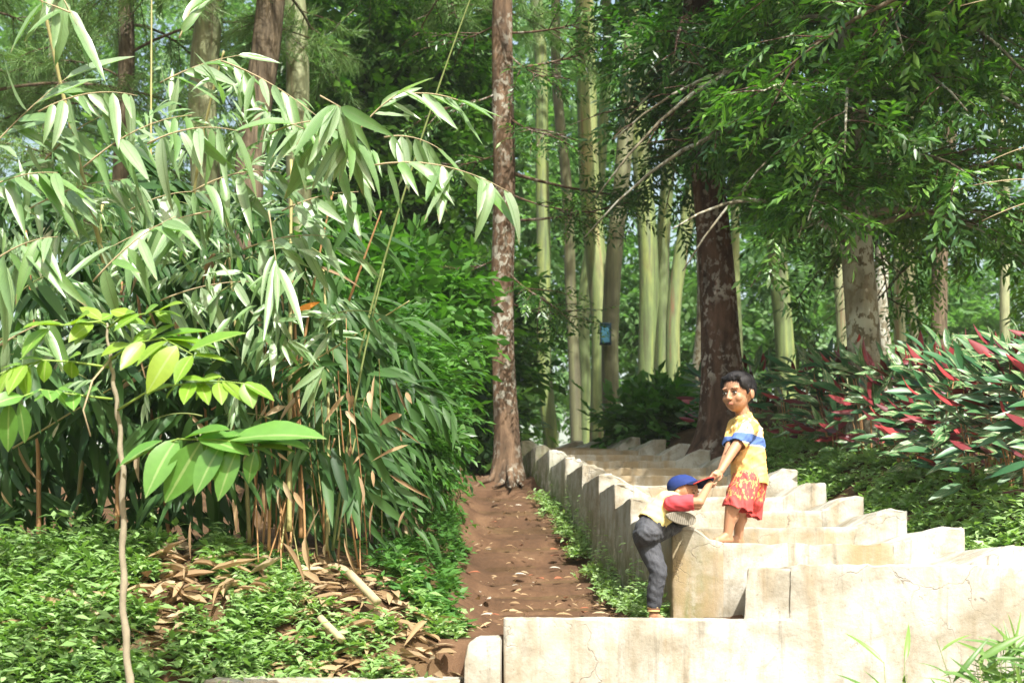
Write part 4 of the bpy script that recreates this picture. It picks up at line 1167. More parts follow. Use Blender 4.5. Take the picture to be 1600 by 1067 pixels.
# ------------------------------------------------------------------ weeds, grass and litter (uncountable)
def weeds(name, label, X, D, zo, n_leaf, ll, h, mat, tpl, upr=0.5):
    m = len(X)
    base = np.stack([X, D, ground_z(X, D) + zo], -1)
    hh = h * rng.uniform(0.25, 1.0, m) * (1 + 0.9 * (rng.random(m) < 0.12)) * (0.9 + 0.6 * vnoise(X, D, 0.5, 77))
    lean = rng.normal(0, 0.3, (m, 2))
    pos, dd, nn, LL, rr = [], [], [], [], []
    r0 = rng.random(m)
    for k in range(n_leaf):
        t = 0.3 + 0.7 * rng.random(m)
        a = rng.uniform(0, 2 * math.pi, m)
        p = base + np.stack([lean[:, 0] * hh * t, lean[:, 1] * hh * t, hh * t], -1)
        pos.append(p); dd.append(np.stack([np.cos(a), np.sin(a), upr + rng.normal(-0.2, 0.4, m)], -1))
        nn.append(np.stack([np.cos(a) * -0.3, np.sin(a) * -0.3 - 0.2, np.ones(m)], -1) + rng.normal(0, 0.3, (m, 3)))
        LL.append(ll * rng.uniform(0.5, 1.3, m) * (0.75 + 0.5 * (r0 > 0.6))); rr.append((r0 * 0.7 + rng.random(m) * 0.3))
    return link(name, foliage(name, tpl, np.vstack(pos), np.vstack(dd), np.vstack(nn), np.concatenate(LL), np.concatenate(rr)), mats=mat, kind="stuff", label=label)

WT = leaf_tpl(2, 0.2, 0.2, 0.2, 0.42)
def region(n, x0, x1, d0, d1): return rng.uniform(x0, x1, n), rng.uniform(d0, d1, n)
X, D = region(6500, -3.4, -1.15, 5.5, 6.85)
k = (vnoise(X, D, 0.3, 21) > -0.38) & ((X < -1.85) | (vnoise(X, D, 0.22, 22) > 0.2))
weeds("ground_cover", "pale green leafy weeds covering the left foreground bank", X[k], D[k], 0.0, 12, 0.062, 0.16, M['weed_leaf'], WT)
X, D = region(1500, -1.6, -0.25, 5.7, 6.9)
k = vnoise(X, D, 0.3, 23) > 0.0
weeds("ground_cover", "mixed small weeds on the bank below the bamboo stems", X[k], D[k], 0.0, 10, 0.055, 0.10, M['weed_leaf'], WT)
D = rng.uniform(6.5, 13.8, 1100); X = -0.34 - np.abs(rng.normal(0, 0.22, 1100)) - 0.02 * (D - 6.5)
k = vnoise(X, D, 0.4, 24) > -0.15
X, D = X[k] + 0.12 * vnoise(X[k] * 0, D[k], 0.35, 26), D[k]
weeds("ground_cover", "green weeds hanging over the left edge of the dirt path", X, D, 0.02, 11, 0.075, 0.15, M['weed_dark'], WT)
D = 7.75 + 6.0 * rng.random(900) ** 1.4; X = stair_l(D) - 0.03 - np.abs(rng.normal(0, 0.075, 900))
k = vnoise(X * 0 + 1, D, 0.35, 25) > -0.35
weeds("ground_cover", "small weeds growing along the foot of the stair wall", X[k], D[k], 0.07, 10, 0.05, 0.13, M['weed_leaf'], WT)
D = rng.uniform(6.6, 14.5, 3000); X = stair_r(D) + 0.04 + np.abs(rng.normal(0.25, 0.38, 3000))
k = (vnoise(X, D, 0.4, 27) > -0.3) & (X > stair_r(D) + 0.03)
weeds("ground_cover", "green weeds on the slope between the stairs and the variegated plants", X[k], D[k], 0.0, 10, 0.07, 0.11, M['weed_leaf'], WT)
# moss tufts clinging to the stair wall
n = 1500
D = rng.uniform(7.75, 12.8, n); hh = np.abs(rng.normal(0, 0.16, n))
pz = path_z(D) + 0.03 + hh
k = vnoise(D, hh, 0.25, 31) > -0.1
pos = np.stack([stair_l(D) - 0.004 + 0.0 * D, D, pz], -1)[k]
d = np.stack([-np.ones(len(pos)), rng.normal(-0.3, 0.5, len(pos)), rng.normal(0.1, 0.5, len(pos))], -1)
link("wall_moss", foliage("wall_moss", WT, pos, d, np.tile([0.0, -0.3, 1.0], (len(pos), 1)) + rng.normal(0, 0.3, (len(pos), 3)), rng.uniform(0.025, 0.055, len(pos))), mats=M['weed_leaf'], kind="stuff", label="moss and tiny ferns clinging to the stair side wall")

# litter of fine dry leaves
X = np.concatenate([rng.uniform(-2.3, -0.3, 1500), rng.uniform(-0.4, 0.9, 230)]); D = np.concatenate([rng.uniform(5.85, 7.4, 1500), rng.uniform(6.8, 14, 230)])
k = np.concatenate([vnoise(X[:1500], D[:1500], 0.4, 33) > -0.1, np.ones(230, bool)])
X, D = X[k], D[k]
zz = np.where(X > -0.3, path_z(D) + 0.035, ground_z(X, D) + 0.025)
a = rng.uniform(0, 6.28, len(X))
link("leaf_litter", foliage("leaf_litter", leaf_tpl(3, 0.12, 0.25, 0.4, 0.45), np.stack([X, D, zz], -1), np.stack([np.cos(a), np.sin(a), rng.normal(0.05, 0.2, len(X))], -1), np.tile([0, -0.3, 1.0], (len(X), 1)) + rng.normal(0, 0.4, (len(X), 3)),
     np.where(X > -0.3, rng.uniform(0.03, 0.08, len(X)), rng.uniform(0.07, 0.2, len(X)))), mats=M['dry_leaf'], kind="stuff", label="fine litter of dry tan leaves on the bank and path")

# larger dry bamboo sheaths on the bank: one object each
SHM = [leaf_mesh("sheath", leaf_tpl(6, wd, b, f, 0.4, 0.012), M['dry_leaf']) for wd, b, f in ((0.10, 0.25, 1.4), (0.13, -0.2, 0.9), (0.085, 0.4, 1.6))]
for k in range(120):
    if k < 70: px, D = gb.uniform(225, 430), gb.uniform(6.2, 6.75)
    elif k < 100: px, D = gb.uniform(420, 700), gb.uniform(6.0, 6.6)
    else: px, D = gb.uniform(60, 300), gb.uniform(5.8, 6.6)
    x = (px - CX) * D / F_PX
    z = float(ground_z(x, D)) + gb.uniform(0.02, 0.11)
    a = gb.uniform(0, 6.28)
    d = np.array([math.cos(a), math.sin(a) * 0.6 - 0.15, gb.normal(-0.1, 0.25) - (0.35 if k >= 70 else 0)])
    L = gb.uniform(0.07, 0.26)
    o = bpy.data.objects.new("dry_sheath", SHM[k % 3]); COL.objects.link(o)
    xx, yy, zn = frames(np.array([d]), np.array([[gb.normal(0, 0.3), -0.5, 0.8]]))
    xx, yy, zn = xx[0] * L * gb.uniform(0.45, 1.0), yy[0] * L, zn[0] * L
    o.matrix_world = Matrix(((xx[0], yy[0], zn[0], x), (xx[1], yy[1], zn[1], D), (xx[2], yy[2], zn[2], z), (0, 0, 0, 1)))
    tag(o, ("dry tan bamboo sheath in the litter pile behind the sapling stem" if k < 70 else "dry bamboo sheath on the slope below the bamboo stems beside the path" if k < 100 else "dry bamboo sheath caught among the pale weeds left of the sapling"), "dry sheath", "dry bamboo sheaths strewn on the left bank")
# fallen leaves on the path that can be picked out
PLM = [leaf_mesh("fallen_leaf", leaf_tpl(4, 0.22, 0.2, 0.3, 0.45), mm) for mm in (M['dry_leaf'], plain("pale_fallen_leaf", (0.45, 0.42, 0.34), 0.7, 0.3, 10), plain("red_fallen_leaf", (0.30, 0.10, 0.05), 0.7, 0.3, 10))]
for k in range(46):
    D = 8.0 + 5.8 * gb.random(); x = gb.uniform(-0.28, float(stair_l(D)) - 0.12)
    a = gb.uniform(0, 6.28); L = gb.uniform(0.06, 0.12)
    xx, yy, zn = frames(np.array([[math.cos(a), math.sin(a), 0.15]]), np.array([[gb.normal(0, 0.25), -0.25, 1.0]]))
    xx, yy, zn = xx[0] * L, yy[0] * L, zn[0] * L
    o = bpy.data.objects.new("fallen_leaf", PLM[k % 3]); COL.objects.link(o)
    lx = 0.16 * float(smooth01(0.3, 0.0, (x + 0.5) / 1.4)) ** 1.5
    o.matrix_world = Matrix(((xx[0], yy[0], zn[0], x), (xx[1], yy[1], zn[1], D), (xx[2], yy[2], zn[2], float(path_z(D)) + 0.03 + lx), (0, 0, 0, 1)))
    tag(o, "small dry fallen leaf lying on the red earth path", "fallen leaf", "fallen leaves scattered on the path")
# grey broken bamboo poles lying on the bank
for k, (x0, y0, x1, y1, D0, D1, r) in enumerate([(108, 925, 155, 965, 6.25, 6.05, 0.022), (120, 1028, 152, 1072, 5.85, 5.7, 0.02), (545, 895, 590, 940, 6.4, 6.25, 0.022), (500, 965, 535, 1000, 6.1, 6.0, 0.02)]):
    a, b = P(x0, y0, D0), P(x1, y1, D1)
    link("broken_pole", tube("broken_pole", bez(a, (a + b) / 2, b, 7), r, 8, 0.1, k), mats=M['twig'], cat="bamboo pole",
         label=["grey broken bamboo pole lying among the weeds at left", "short broken pole end at the bottom left edge", "dry pole piece leaning at the foot of the bamboo stems", "dry pole stub on the bare soil below the bamboo"][k])

# grass tuft at the lower right corner, ferny sprig beside it
GT = leaf_tpl(5, 0.035, 0.35, 0.6, 0.35)
GL = [leaf_mesh("blade", leaf_tpl(6, 0.045, b, 0.5, 0.35), M['grass']) for b in (0.15, 0.3, 0.5)]
for lab, px, D, n, tall, spr in (("bright grass tuft in the lower right corner before the concrete", 1585, 5.3, 220, 0.62, 0.18), ("thin leafy sprig before the concrete wall left of the grass tuft", 1400, 5.4, 16, 0.48, 0.10)):
    b0 = P(px, 1100, D); b0[2] = float(ground_z(b0[0], D))
    reach = (HY - 1010) * D / F_PX - b0[2]
    t = thing("grass_tuft", b0, lab, "grass tuft")
    st = []
    for k in range(max(5, n // 6)):
        e = b0 + np.array([gb.normal(0, spr), gb.normal(-0.02, 0.06), reach * gb.uniform(0.75, 1.05)])
        st.append((bez(b0 + gb.normal(0, 0.03, 3) * np.array([1, 1, 0]), (b0 + e) / 2, e, 5), np.linspace(0.003, 0.0015, 5), 4, e))
    link("stalk", tubes("stalk", [s[:3] for s in st], b0), t, mats=M['green_twig'], kind="stuff")
    for k in range(n):
        s = st[k % len(st)]; f = gb.uniform(0.6, 1.0)
        p = s[0][0] + (s[0][-1] - s[0][0]) * f
        a = gb.uniform(0, 6.28)
        L = gb.uniform(0.12, 0.24)
        place_leaf(GL[k % 3], t, p, (math.cos(a) * 0.8, math.sin(a) * 0.35 - 0.1, gb.uniform(0.1, 1.0)), (gb.normal(0, 0.3), -0.6, 0.6), L, L * gb.uniform(0.8, 1.4), "blade")
# ------------------------------------------------------------------ people
class Blob:
    """closed convex pieces that are fused by a voxel remesh into one continuous surface"""
    def __init__(s): s.V, s.F, s.n = [], [], 0
    def add(s, V, faces):
        s.V.append(np.asarray(V, float))
        for f in faces: s.F += [tuple(int(k) + s.n for k in q) for q in f]
        s.n += len(V)
    def cap(s, p, q, r1, r2, sides=14, rings=4):
        p, q = np.asarray(p, float), np.asarray(q, float)
        ax = norm(q - p)
        ref = np.array([0, 0, 1.0]) if abs(ax[2]) < 0.8 else np.array([1.0, 0, 0])
        a = norm(np.cross(ax, ref)); b = np.cross(ax, a)
        cen, rad = [], []
        for k in range(rings):
            t = (k + 0.35) / rings * math.pi / 2
            cen.append(p - ax * r1 * math.cos(t)); rad.append(r1 * math.sin(t))
        cen.append(p); rad.append(r1); cen.append(q); rad.append(r2)
        for k in range(rings):
            t = math.pi / 2 - (k + 0.65) / rings * math.pi / 2
            cen.append(q + ax * r2 * math.cos(t)); rad.append(r2 * math.sin(t))
        th = np.linspace(0, 2 * math.pi, sides, endpoint=False)
        V = np.vstack([c + r * (np.cos(th)[:, None] * a + np.sin(th)[:, None] * b) for c, r in zip(cen, rad)])
        m = len(cen)
        V = np.vstack([V, p - ax * r1, q + ax * r2])
        F = [[(i * sides + j, i * sides + (j + 1) % sides, (i + 1) * sides + (j + 1) % sides, (i + 1) * sides + j) for i in range(m - 1) for j in range(sides)],
             [(len(V) - 2, (j + 1) % sides, j) for j in range(sides)], [(len(V) - 1, (m - 1) * sides + j, (m - 1) * sides + (j + 1) % sides) for j in range(sides)]]
        s.add(V, F); return s
    def chain(s, pts, rad):
        for k in range(len(pts) - 1): s.cap(pts[k], pts[k + 1], rad[k], rad[k + 1])
        return s
    def ell(s, c, ax, rad, nu=22, nv=14):
        """ellipsoid: ax = 3 unit rows, rad = 3 radii"""
        ax = np.asarray(ax, float)
        V = []
        for i in range(1, nv):
            t = math.pi * i / nv
            for j in range(nu):
                u = 2 * math.pi * j / nu
                V.append(rad[0] * math.sin(t) * math.cos(u) * ax[0] + rad[1] * math.sin(t) * math.sin(u) * ax[1] + rad[2] * math.cos(t) * ax[2])
        V += [rad[2] * ax[2], -rad[2] * ax[2]]
        V = np.array(V) + np.asarray(c)
        F = [[(i * nu + j, (i + 1) * nu + j, (i + 1) * nu + (j + 1) % nu, i * nu + (j + 1) % nu) for i in range(nv - 2) for j in range(nu)],
             [(len(V) - 2, j, (j + 1) % nu) for j in range(nu)], [(len(V) - 1, (nv - 2) * nu + (j + 1) % nu, (nv - 2) * nu + j) for j in range(nu)]]
        s.add(V, F); return s
    def build(s, name, voxel, origin, smooth=6, keep=None, disp=None):
        me = bpy.data.meshes.new(name + "_src")
        me.from_pydata((np.vstack(s.V)).tolist(), [], s.F)
        o = bpy.data.objects.new(name + "_src", me); COL.objects.link(o)
        r = o.modifiers.new("r", 'REMESH'); r.mode = 'VOXEL'; r.voxel_size = voxel; r.use_smooth_shade = True
        if smooth:
            m = o.modifiers.new("s", 'SMOOTH'); m.factor = 0.5; m.iterations = smooth
        dg = bpy.context.evaluated_depsgraph_get(); dg.update()
        out = bpy.data.meshes.new_from_object(o.evaluated_get(dg))
        out.name = name
        bpy.data.objects.remove(o); bpy.data.meshes.remove(me)
        if keep is not None or disp is not None:
            bm = bmesh.new(); bm.from_mesh(out)
            if disp is not None:
                bm.normal_update()
                co = np.array([v.co for v in bm.verts]); no = np.array([v.normal for v in bm.verts])
                dv = disp(co)
                for v, n_, k in zip(bm.verts, no, dv): v.co += Vector(n_ * k)
            if keep is not None:
                co = np.array([v.co for v in bm.verts])
                kp = keep(co)
                bmesh.ops.delete(bm, geom=[v for v, k in zip(bm.verts, kp) if not k], context='VERTS')
            bm.to_mesh(out); bm.free()
        co = np.zeros(len(out.vertices) * 3, np.float32); out.vertices.foreach_get("co", co)
        co = co.reshape(-1, 3) - np.asarray(origin, np.float32)
        out.vertices.foreach_set("co", co.ravel())
        out.polygons.foreach_set("use_smooth", np.full(len(out.polygons), True))
        out.update()
        return out

def skin_mat(name, col, lip_at=None):
    m, nt, b = new_mat(name)
    n = noise(nt, 25, 4, 0.6, coords(nt))
    c = mix(nt, n, tuple(x * 0.86 for x in col), tuple(x * 1.12 for x in col))
    nt.links.new(c, b.inputs["Base Color"])
    b.inputs["Roughness"].default_value = 0.5
    b.inputs["Subsurface Weight"].default_value = 0.12
    b.inputs["Subsurface Radius"].default_value = (0.02, 0.008, 0.004)
    return m
M['skin'] = skin_mat("skin", (0.42, 0.215, 0.12))
M['hair'] = plain("black_hair", (0.012, 0.010, 0.010), 0.62, 0.5, 60, 0.35, 0.6, (1, 1, 0.3))
M['eye_white'] = plain("eye_white", (0.6, 0.57, 0.52), 0.3, 0.03, 5, 0.5, 0)
M['iris'] = plain("iris", (0.015, 0.009, 0.006), 0.2, 0.1, 5, 0.6, 0)
M['brow'] = plain("brow", (0.02, 0.013, 0.01), 0.8, 0.2, 20, 0.2, 0)
M['lip'] = plain("lip", (0.36, 0.13, 0.09), 0.5, 0.15, 20, 0.4, 0)
M['sole'] = plain("rubber_sole", (0.27, 0.245, 0.19), 0.8, 0.3, 25, 0.2, 0.2)
M['cap_blue'] = plain("blue_cloth", (0.018, 0.036, 0.15), 0.8, 0.25, 30, 0.2, 0.15)
M['cap_under'] = plain("navy_cloth", (0.012, 0.018, 0.06), 0.8, 0.25, 30, 0.2, 0.15)
M['cap_red'] = plain("red_piping", (0.45, 0.05, 0.04), 0.8, 0.2, 30, 0.2, 0.1)
M['pink'] = plain("red_sleeve_cloth", (0.60, 0.075, 0.09), 0.85, 0.15, 30, 0.15, 0.25)
M['yellow'] = plain("yellow_cloth", (0.80, 0.66, 0.27), 0.85, 0.15, 22, 0.15, 0.3)

def wrinkle(nt, b, sc_=22, st=0.5):
    n1 = noise(nt, sc_, 3, 0.5, coords(nt, "Object", (1, 1, 0.5)), 1.2)
    bump(nt, b, n1, st, 0.02)

def shirt_mat(z0, z1, z2):
    """yellow tee: pale printed chest, blue band between heights z1 and z2 (tilting), orange below"""
    m, nt, b = new_mat("striped_tee")
    v = coords(nt)
    sx = N(nt, "ShaderNodeSeparateXYZ"); nt.links.new(v, sx.inputs[0])
    zz = math_n(nt, 'ADD', sx.outputs[2], math_n(nt, 'MULTIPLY', sx.outputs[0], z0))
    n1 = noise(nt, 14, 3, 0.5, v, 0.8)
    up = ramp(nt, n1, [(0.47, (0.76, 0.46, 0.13)), (0.53, (0.82, 0.68, 0.38)), (0.62, (0.84, 0.72, 0.46)), (0.68, (0.74, 0.42, 0.11))])
    lo = ramp(nt, n1, [(0.35, (0.72, 0.40, 0.12)), (0.62, (0.80, 0.52, 0.21))])
    c = mix(nt, math_n(nt, 'GREATER_THAN', zz, z2), lo, up)
    band = math_n(nt, 'MULTIPLY', math_n(nt, 'GREATER_THAN', zz, z1), math_n(nt, 'LESS_THAN', zz, z2))
    c = mix(nt, band, c, (0.10, 0.17, 0.42))
    wl = math_n(nt, 'MULTIPLY', math_n(nt, 'GREATER_THAN', zz, z1 - 0.007), math_n(nt, 'LESS_THAN', zz, z1))
    c = mix(nt, wl, c, (0.75, 0.70, 0.62))
    nt.links.new(c, b.inputs["Base Color"]); b.inputs["Roughness"].default_value = 0.9
    b.inputs["Specular IOR Level"].default_value = 0.15
    wrinkle(nt, b, 16, 0.5)
    return m

def shorts_mat():
    m, nt, b = new_mat("red_print_shorts")
    v = coords(nt, "Object", (1, 1, 0.45))
    n1 = noise(nt, 34, 3, 0.55, v, 1.4)
    sx = N(nt, "ShaderNodeSeparateXYZ"); nt.links.new(coords(nt), sx.inputs[0])
    k = ramp(nt, n1, [(0.50, 0), (0.57, 1)])
    k = math_n(nt, 'MULTIPLY', k, ramp(nt, sx.outputs[2], [(0.26, 0), (0.28, 1)]))
    c = mix(nt, k, (0.58, 0.07, 0.065), (0.80, 0.48, 0.14))
    nt.links.new(c, b.inputs["Base Color"]); b.inputs["Roughness"].default_value = 0.85
    wrinkle(nt, b, 18, 0.5)
    return m

def pants_mat():
    m, nt, b = new_mat("washed_black_denim")
    v = coords(nt)
    n1 = noise(nt, 9, 5, 0.6, v)
    c = ramp(nt, n1, [(0.35, (0.030, 0.032, 0.038)), (0.6, (0.060, 0.063, 0.072)), (0.78, (0.10, 0.10, 0.105))])
    nt.links.new(c, b.inputs["Base Color"]); b.inputs["Roughness"].default_value = 0.85
    wrinkle(nt, b, 20, 0.8)
    return m

def hand(B, wrist, d, palm_n, size=1.0, curl=0.9, thumb_side=1):
    """palm and five bent fingers; d = pointing direction, palm_n = direction the palm faces"""
    d = norm(d); n_ = norm(np.asarray(palm_n) - d * np.dot(palm_n, d)); s_ = np.cross(d, n_) * thumb_side
    w = np.asarray(wrist, float)
    c = w + d * 0.030 * size
    B.ell(c, [s_, n_, d], (0.024 * size, 0.011 * size, 0.031 * size), 14, 10)
    for k, (off, ln) in enumerate(((0.0165, 0.9), (0.0055, 1.0), (-0.0055, 0.95), (-0.016, 0.78))):
        p = w + d * 0.054 * size + s_ * off * size
        seg = 0.018 * size * ln
        pts = [p - d * 0.012 * size, p]; dd = d.copy()
        for j in range(3):
            a = curl * (0.65 + 0.25 * j)
            dd = norm(dd * math.cos(a) + n_ * math.sin(a) - dd * 0)
            pts.append(pts[-1] + dd * seg * (1.0 - 0.15 * j))
        B.chain(pts, [0.0062 * size, 0.006 * size, 0.0055 * size, 0.005 * size, 0.0045 * size])
    p = w + d * 0.016 * size + s_ * 0.018 * size
    B.chain([p, p + (s_ * 0.9 + d * 0.7 + n_ * 0.3) * 0.017 * size, p + (s_ * 0.9 + d * 1.5 + n_ * 0.9) * 0.021 * size], [0.0085 * size, 0.0068 * size, 0.0052 * size])

def head(B, c, fwd, up, h=0.205):
    """head with brow, nose, lips, chin, ears; returns the axes"""
    f = norm(fwd); u = norm(np.asarray(up) - f * np.dot(up, f)); s_ = np.cross(u, f)      # s_: the head's left
    k = h / 0.205
    B.ell(c + u * 0.018 * k - f * 0.012 * k, [s_, f, u], (0.074 * k, 0.088 * k, 0.083 * k), 26, 18)      # skull
    B.ell(c - u * 0.032 * k + f * 0.018 * k, [s_, f, u], (0.058 * k, 0.060 * k, 0.066 * k), 24, 16)      # face
    B.ell(c - u * 0.073 * k + f * 0.040 * k, [s_, f, u], (0.024 * k, 0.022 * k, 0.019 * k), 16, 10)      # chin
    for sg in (-1, 1):
        B.ell(c - u * 0.030 * k + f * 0.049 * k + s_ * sg * 0.033 * k, [s_, f, u], (0.024 * k, 0.021 * k, 0.024 * k), 14, 10)   # cheek
        B.ell(c + u * 0.017 * k + f * 0.066 * k + s_ * sg * 0.026 * k, [s_, f, u], (0.023 * k, 0.011 * k, 0.008 * k), 12, 8)    # brow ridge
        B.ell(c - u * 0.014 * k - f * 0.012 * k + s_ * sg * 0.077 * k, [s_, f, u], (0.0085 * k, 0.016 * k, 0.025 * k), 12, 10)   # ear
        B.ell(c - u * 0.034 * k + f * 0.083 * k + s_ * sg * 0.009 * k, [s_, f, u], (0.008 * k, 0.009 * k, 0.007 * k), 10, 8)    # nostril wing
    B.cap(c + u * 0.004 * k + f * 0.073 * k, c - u * 0.031 * k + f * 0.089 * k, 0.0065 * k, 0.0085 * k)      # nose
    B.ell(c - u * 0.055 * k + f * 0.070 * k, [s_, f, u], (0.018 * k, 0.010 * k, 0.009 * k), 12, 8)         # mouth
    return s_, f, u, k

def face_parts(root, c, s_, f, u, k, org, open_=True):
    rt = root
    for sg in (-1, 1):
        e = c - u * 0.005 * k + f * 0.0735 * k + s_ * sg * 0.029 * k
        if open_:
            B = Blob(); B.ell(e - f * 0.006 * k, [s_, f, u], (0.0125 * k, 0.008 * k, 0.0055 * k), 16, 12)
            ew = link("eye", B.build("eye", 0.0012, org, 2), rt, mats=M['eye_white'])
            B = Blob(); B.ell(e + f * 0.0005 * k, [s_, f, u], (0.0062 * k, 0.0034 * k, 0.0052 * k), 12, 10)
            link("iris", B.build("iris", 0.0009, org, 1), ew, mats=M['iris'])
        B = Blob(); B.cap(e + u * 0.0058 * k - s_ * 0.013 * k - f * 0.003, e + u * 0.0058 * k + s_ * 0.013 * k - f * 0.003, 0.0026 * k, 0.0026 * k, 8, 2)
        link("eyelid", B.build("eyelid", 0.0012, org, 1), rt, mats=M['brow'])
        B = Blob(); B.cap(e + u * 0.021 * k - s_ * sg * 0.013 * k + f * 0.003, e + u * 0.0215 * k + s_ * sg * 0.016 * k - f * 0.004, 0.0028 * k, 0.0018 * k, 8, 2)
        link("eyebrow", B.build("eyebrow", 0.0014, org, 1), rt, mats=M['brow'])
    B = Blob()
    for z_, r_ in ((-0.0525, 0.0030), (-0.0575, 0.0036)):
        B.chain([c + u * (z_ - 0.004) * k + f * 0.072 * k - s_ * 0.015 * k, c + u * z_ * k + f * 0.0795 * k, c + u * (z_ - 0.004) * k + f * 0.072 * k + s_ * 0.015 * k], [0.002 * k, r_ * k, 0.002 * k])
    link("mouth", B.build("mouth", 0.0015, org, 1), rt, mats=M['lip'])

# ---- standing boy: yellow and blue tee, red shorts, leaning back and pulling
Ds = 7.9
def S(px, py, dd=0.0): return P(px, py, Ds + dd)
org = np.array([S(1146, 848)[0], Ds, SH[3]])
boy = thing("person", org, "boy in yellow and blue tee and red shorts standing and pulling another up", "person")
B = Blob()
hc = S(1153, 613, -0.02)
hs, hf, hu, hk = head(B, hc, (-0.70, -0.70, -0.10), (0.03, 0.0, 1.0), 0.25)
neck = S(1161, 648); chest = S(1166, 680); waist = S(1168, 715); pelv = S(1168, 742)
B.chain([hc + np.array([0.012, 0.01, -0.05]), neck, chest], [0.045, 0.044, 0.070])
B.chain([chest, waist, pelv], [0.080, 0.078, 0.082])
shN = S(1171, 666, -0.11); shF = S(1150, 666, 0.11)
B.chain([shF, shN], [0.042, 0.042])
elN = S(1144, 706, -0.22); wrN = S(1126, 736, -0.31)
elF = S(1137, 708, -0.06); wrF = S(1124, 740, -0.25)
B.chain([shN, elN, wrN], [0.036, 0.030, 0.021])
B.chain([shF, elF, wrF], [0.034, 0.028, 0.021])
hp = S(1114, 744, -0.36)
hand(B, wrN, hp - wrN, (-0.5, 0.6, -0.5), 1.0, 1.0, 1)
hand(B, wrF, S(1113, 748, -0.32) - wrF, (-0.2, -0.6, 0.5), 1.0, 1.0, -1)
hipN = S(1168, 755, -0.06); hipF = S(1172, 755, 0.07)
knN = S(1144, 793, -0.10); anN = S(1137, 835, -0.09)
knF = S(1156, 797, 0.06); anF = S(1154, 838, 0.08)
gz_ = SH[3] + 0.004
B.chain([hipN, knN, anN], [0.072, 0.044, 0.028]); B.chain([hipF, knF, anF], [0.070, 0.043, 0.028])
for kn, an in ((knN, anN), (knF, anF)):
    B.cap(kn + (an - kn) * 0.35 + np.array([0.010, 0, 0]), kn + (an - kn) * 0.5, 0.040, 0.036)       # calf
for an, toe in ((anN, np.array([-0.088, -0.055, 0])), (anF, np.array([-0.085, -0.045, 0]))):
    heel = np.array([an[0] + 0.012, an[1] + 0.010, gz_ + 0.026]); ball = np.array([an[0] + toe[0] * 0.85, an[1] + toe[1] * 0.85, gz_ + 0.019])
    B.chain([an, heel], [0.027, 0.026]); B.chain([heel, ball], [0.026, 0.021]); B.cap(an, ball + np.array([0.02, 0.012, 0.004]), 0.024, 0.020)
    side = norm(np.cross(toe, [0, 0, 1]))
    for q in range(5):
        o_ = side * (0.021 - 0.0105 * q); r_ = 0.010 - 0.0012 * q
        B.cap(ball + o_ * 0.8, ball + norm(toe) * (0.034 - 0.004 * q) + o_ - np.array([0, 0, 0.008]), r_ + 0.002, r_)
body = link("body", B.build("body", 0.0036, org, 4), boy, mats=M['skin'])
face_parts(boy, hc, hs, hf, hu, hk, org)
# hair
H = Blob()
H.ell(hc + hu * 0.034 - hf * 0.026, [hs, hf, hu], (0.093, 0.102, 0.093), 28, 20)
H.ell(hc + hu * 0.086 + hf * 0.020, [hs, hf, hu], (0.070, 0.068, 0.042), 20, 14)
H.ell(hc - hu * 0.020 - hf * 0.060, [hs, hf, hu], (0.070, 0.050, 0.060), 20, 14)
for sg in (-1, 1):
    H.ell(hc + hu * 0.050 + hs * sg * 0.070 + hf * 0.022, [hs, hf, hu], (0.028, 0.050, 0.046), 14, 10)
for q in range(9):
    a_ = -0.064 + 0.016 * q
    p_ = hc + hu * 0.088 + hf * 0.066 + hs * a_ * 0.9
    H.cap(p_, p_ - hu * (0.016 + 0.006 * math.sin(q * 2.3)) + hf * 0.016 * (1 - (a_ / 0.07) ** 2) + hs * 0.004, 0.015, 0.006)
for sg in (-1, 1):
    H.cap(hc + hu * 0.024 + hs * sg * 0.086 + hf * 0.020, hc - hu * 0.016 + hs * sg * 0.085 + hf * 0.018, 0.015, 0.006)
def hair_disp(co):
    return 0.0015 * np.sin(co[:, 0] * 420 + co[:, 2] * 130) * np.sin(co[:, 1] * 380 + co[:, 0] * 90)
ho_ = link("hair", H.build("hair", 0.0045, org, 6, disp=hair_disp), boy, mats=M['hair'])
gh = np.random.default_rng(3)
hcen = hc + hu * 0.034 - hf * 0.022; whorl = norm(hu * 0.9 - hf * 0.45)
hp_, hd_, hn_ = [], [], []
while len(hp_) < 1300:
    q = norm(gh.normal(0, 1, 3)); fu, ff = float(q @ hu), float(q @ hf)
    if fu < -0.55 + 0.95 * max(0, ff + 0.15) or (ff > 0.2 and fu < 0.42): continue
    p = hcen + hs * float(q @ hs) * 0.095 + hf * ff * 0.104 + hu * fu * 0.095
    t_ = q - whorl; t_ = t_ - q * float(t_ @ q) + gh.normal(0, 0.10, 3) + hf * 0.25 * max(0, fu)
    hp_.append(p); hd_.append(norm(t_) + q * 0.22); hn_.append(q + gh.normal(0, 0.25, 3))
link("hair_strands", foliage("hair_strands", leaf_tpl(3, 0.06, 0.30, 0.2, 0.4), np.array(hp_), np.array(hd_), np.array(hn_), gh.uniform(0.028, 0.05, len(hp_)), None, org), ho_, mats=M['hair'], kind="stuff")
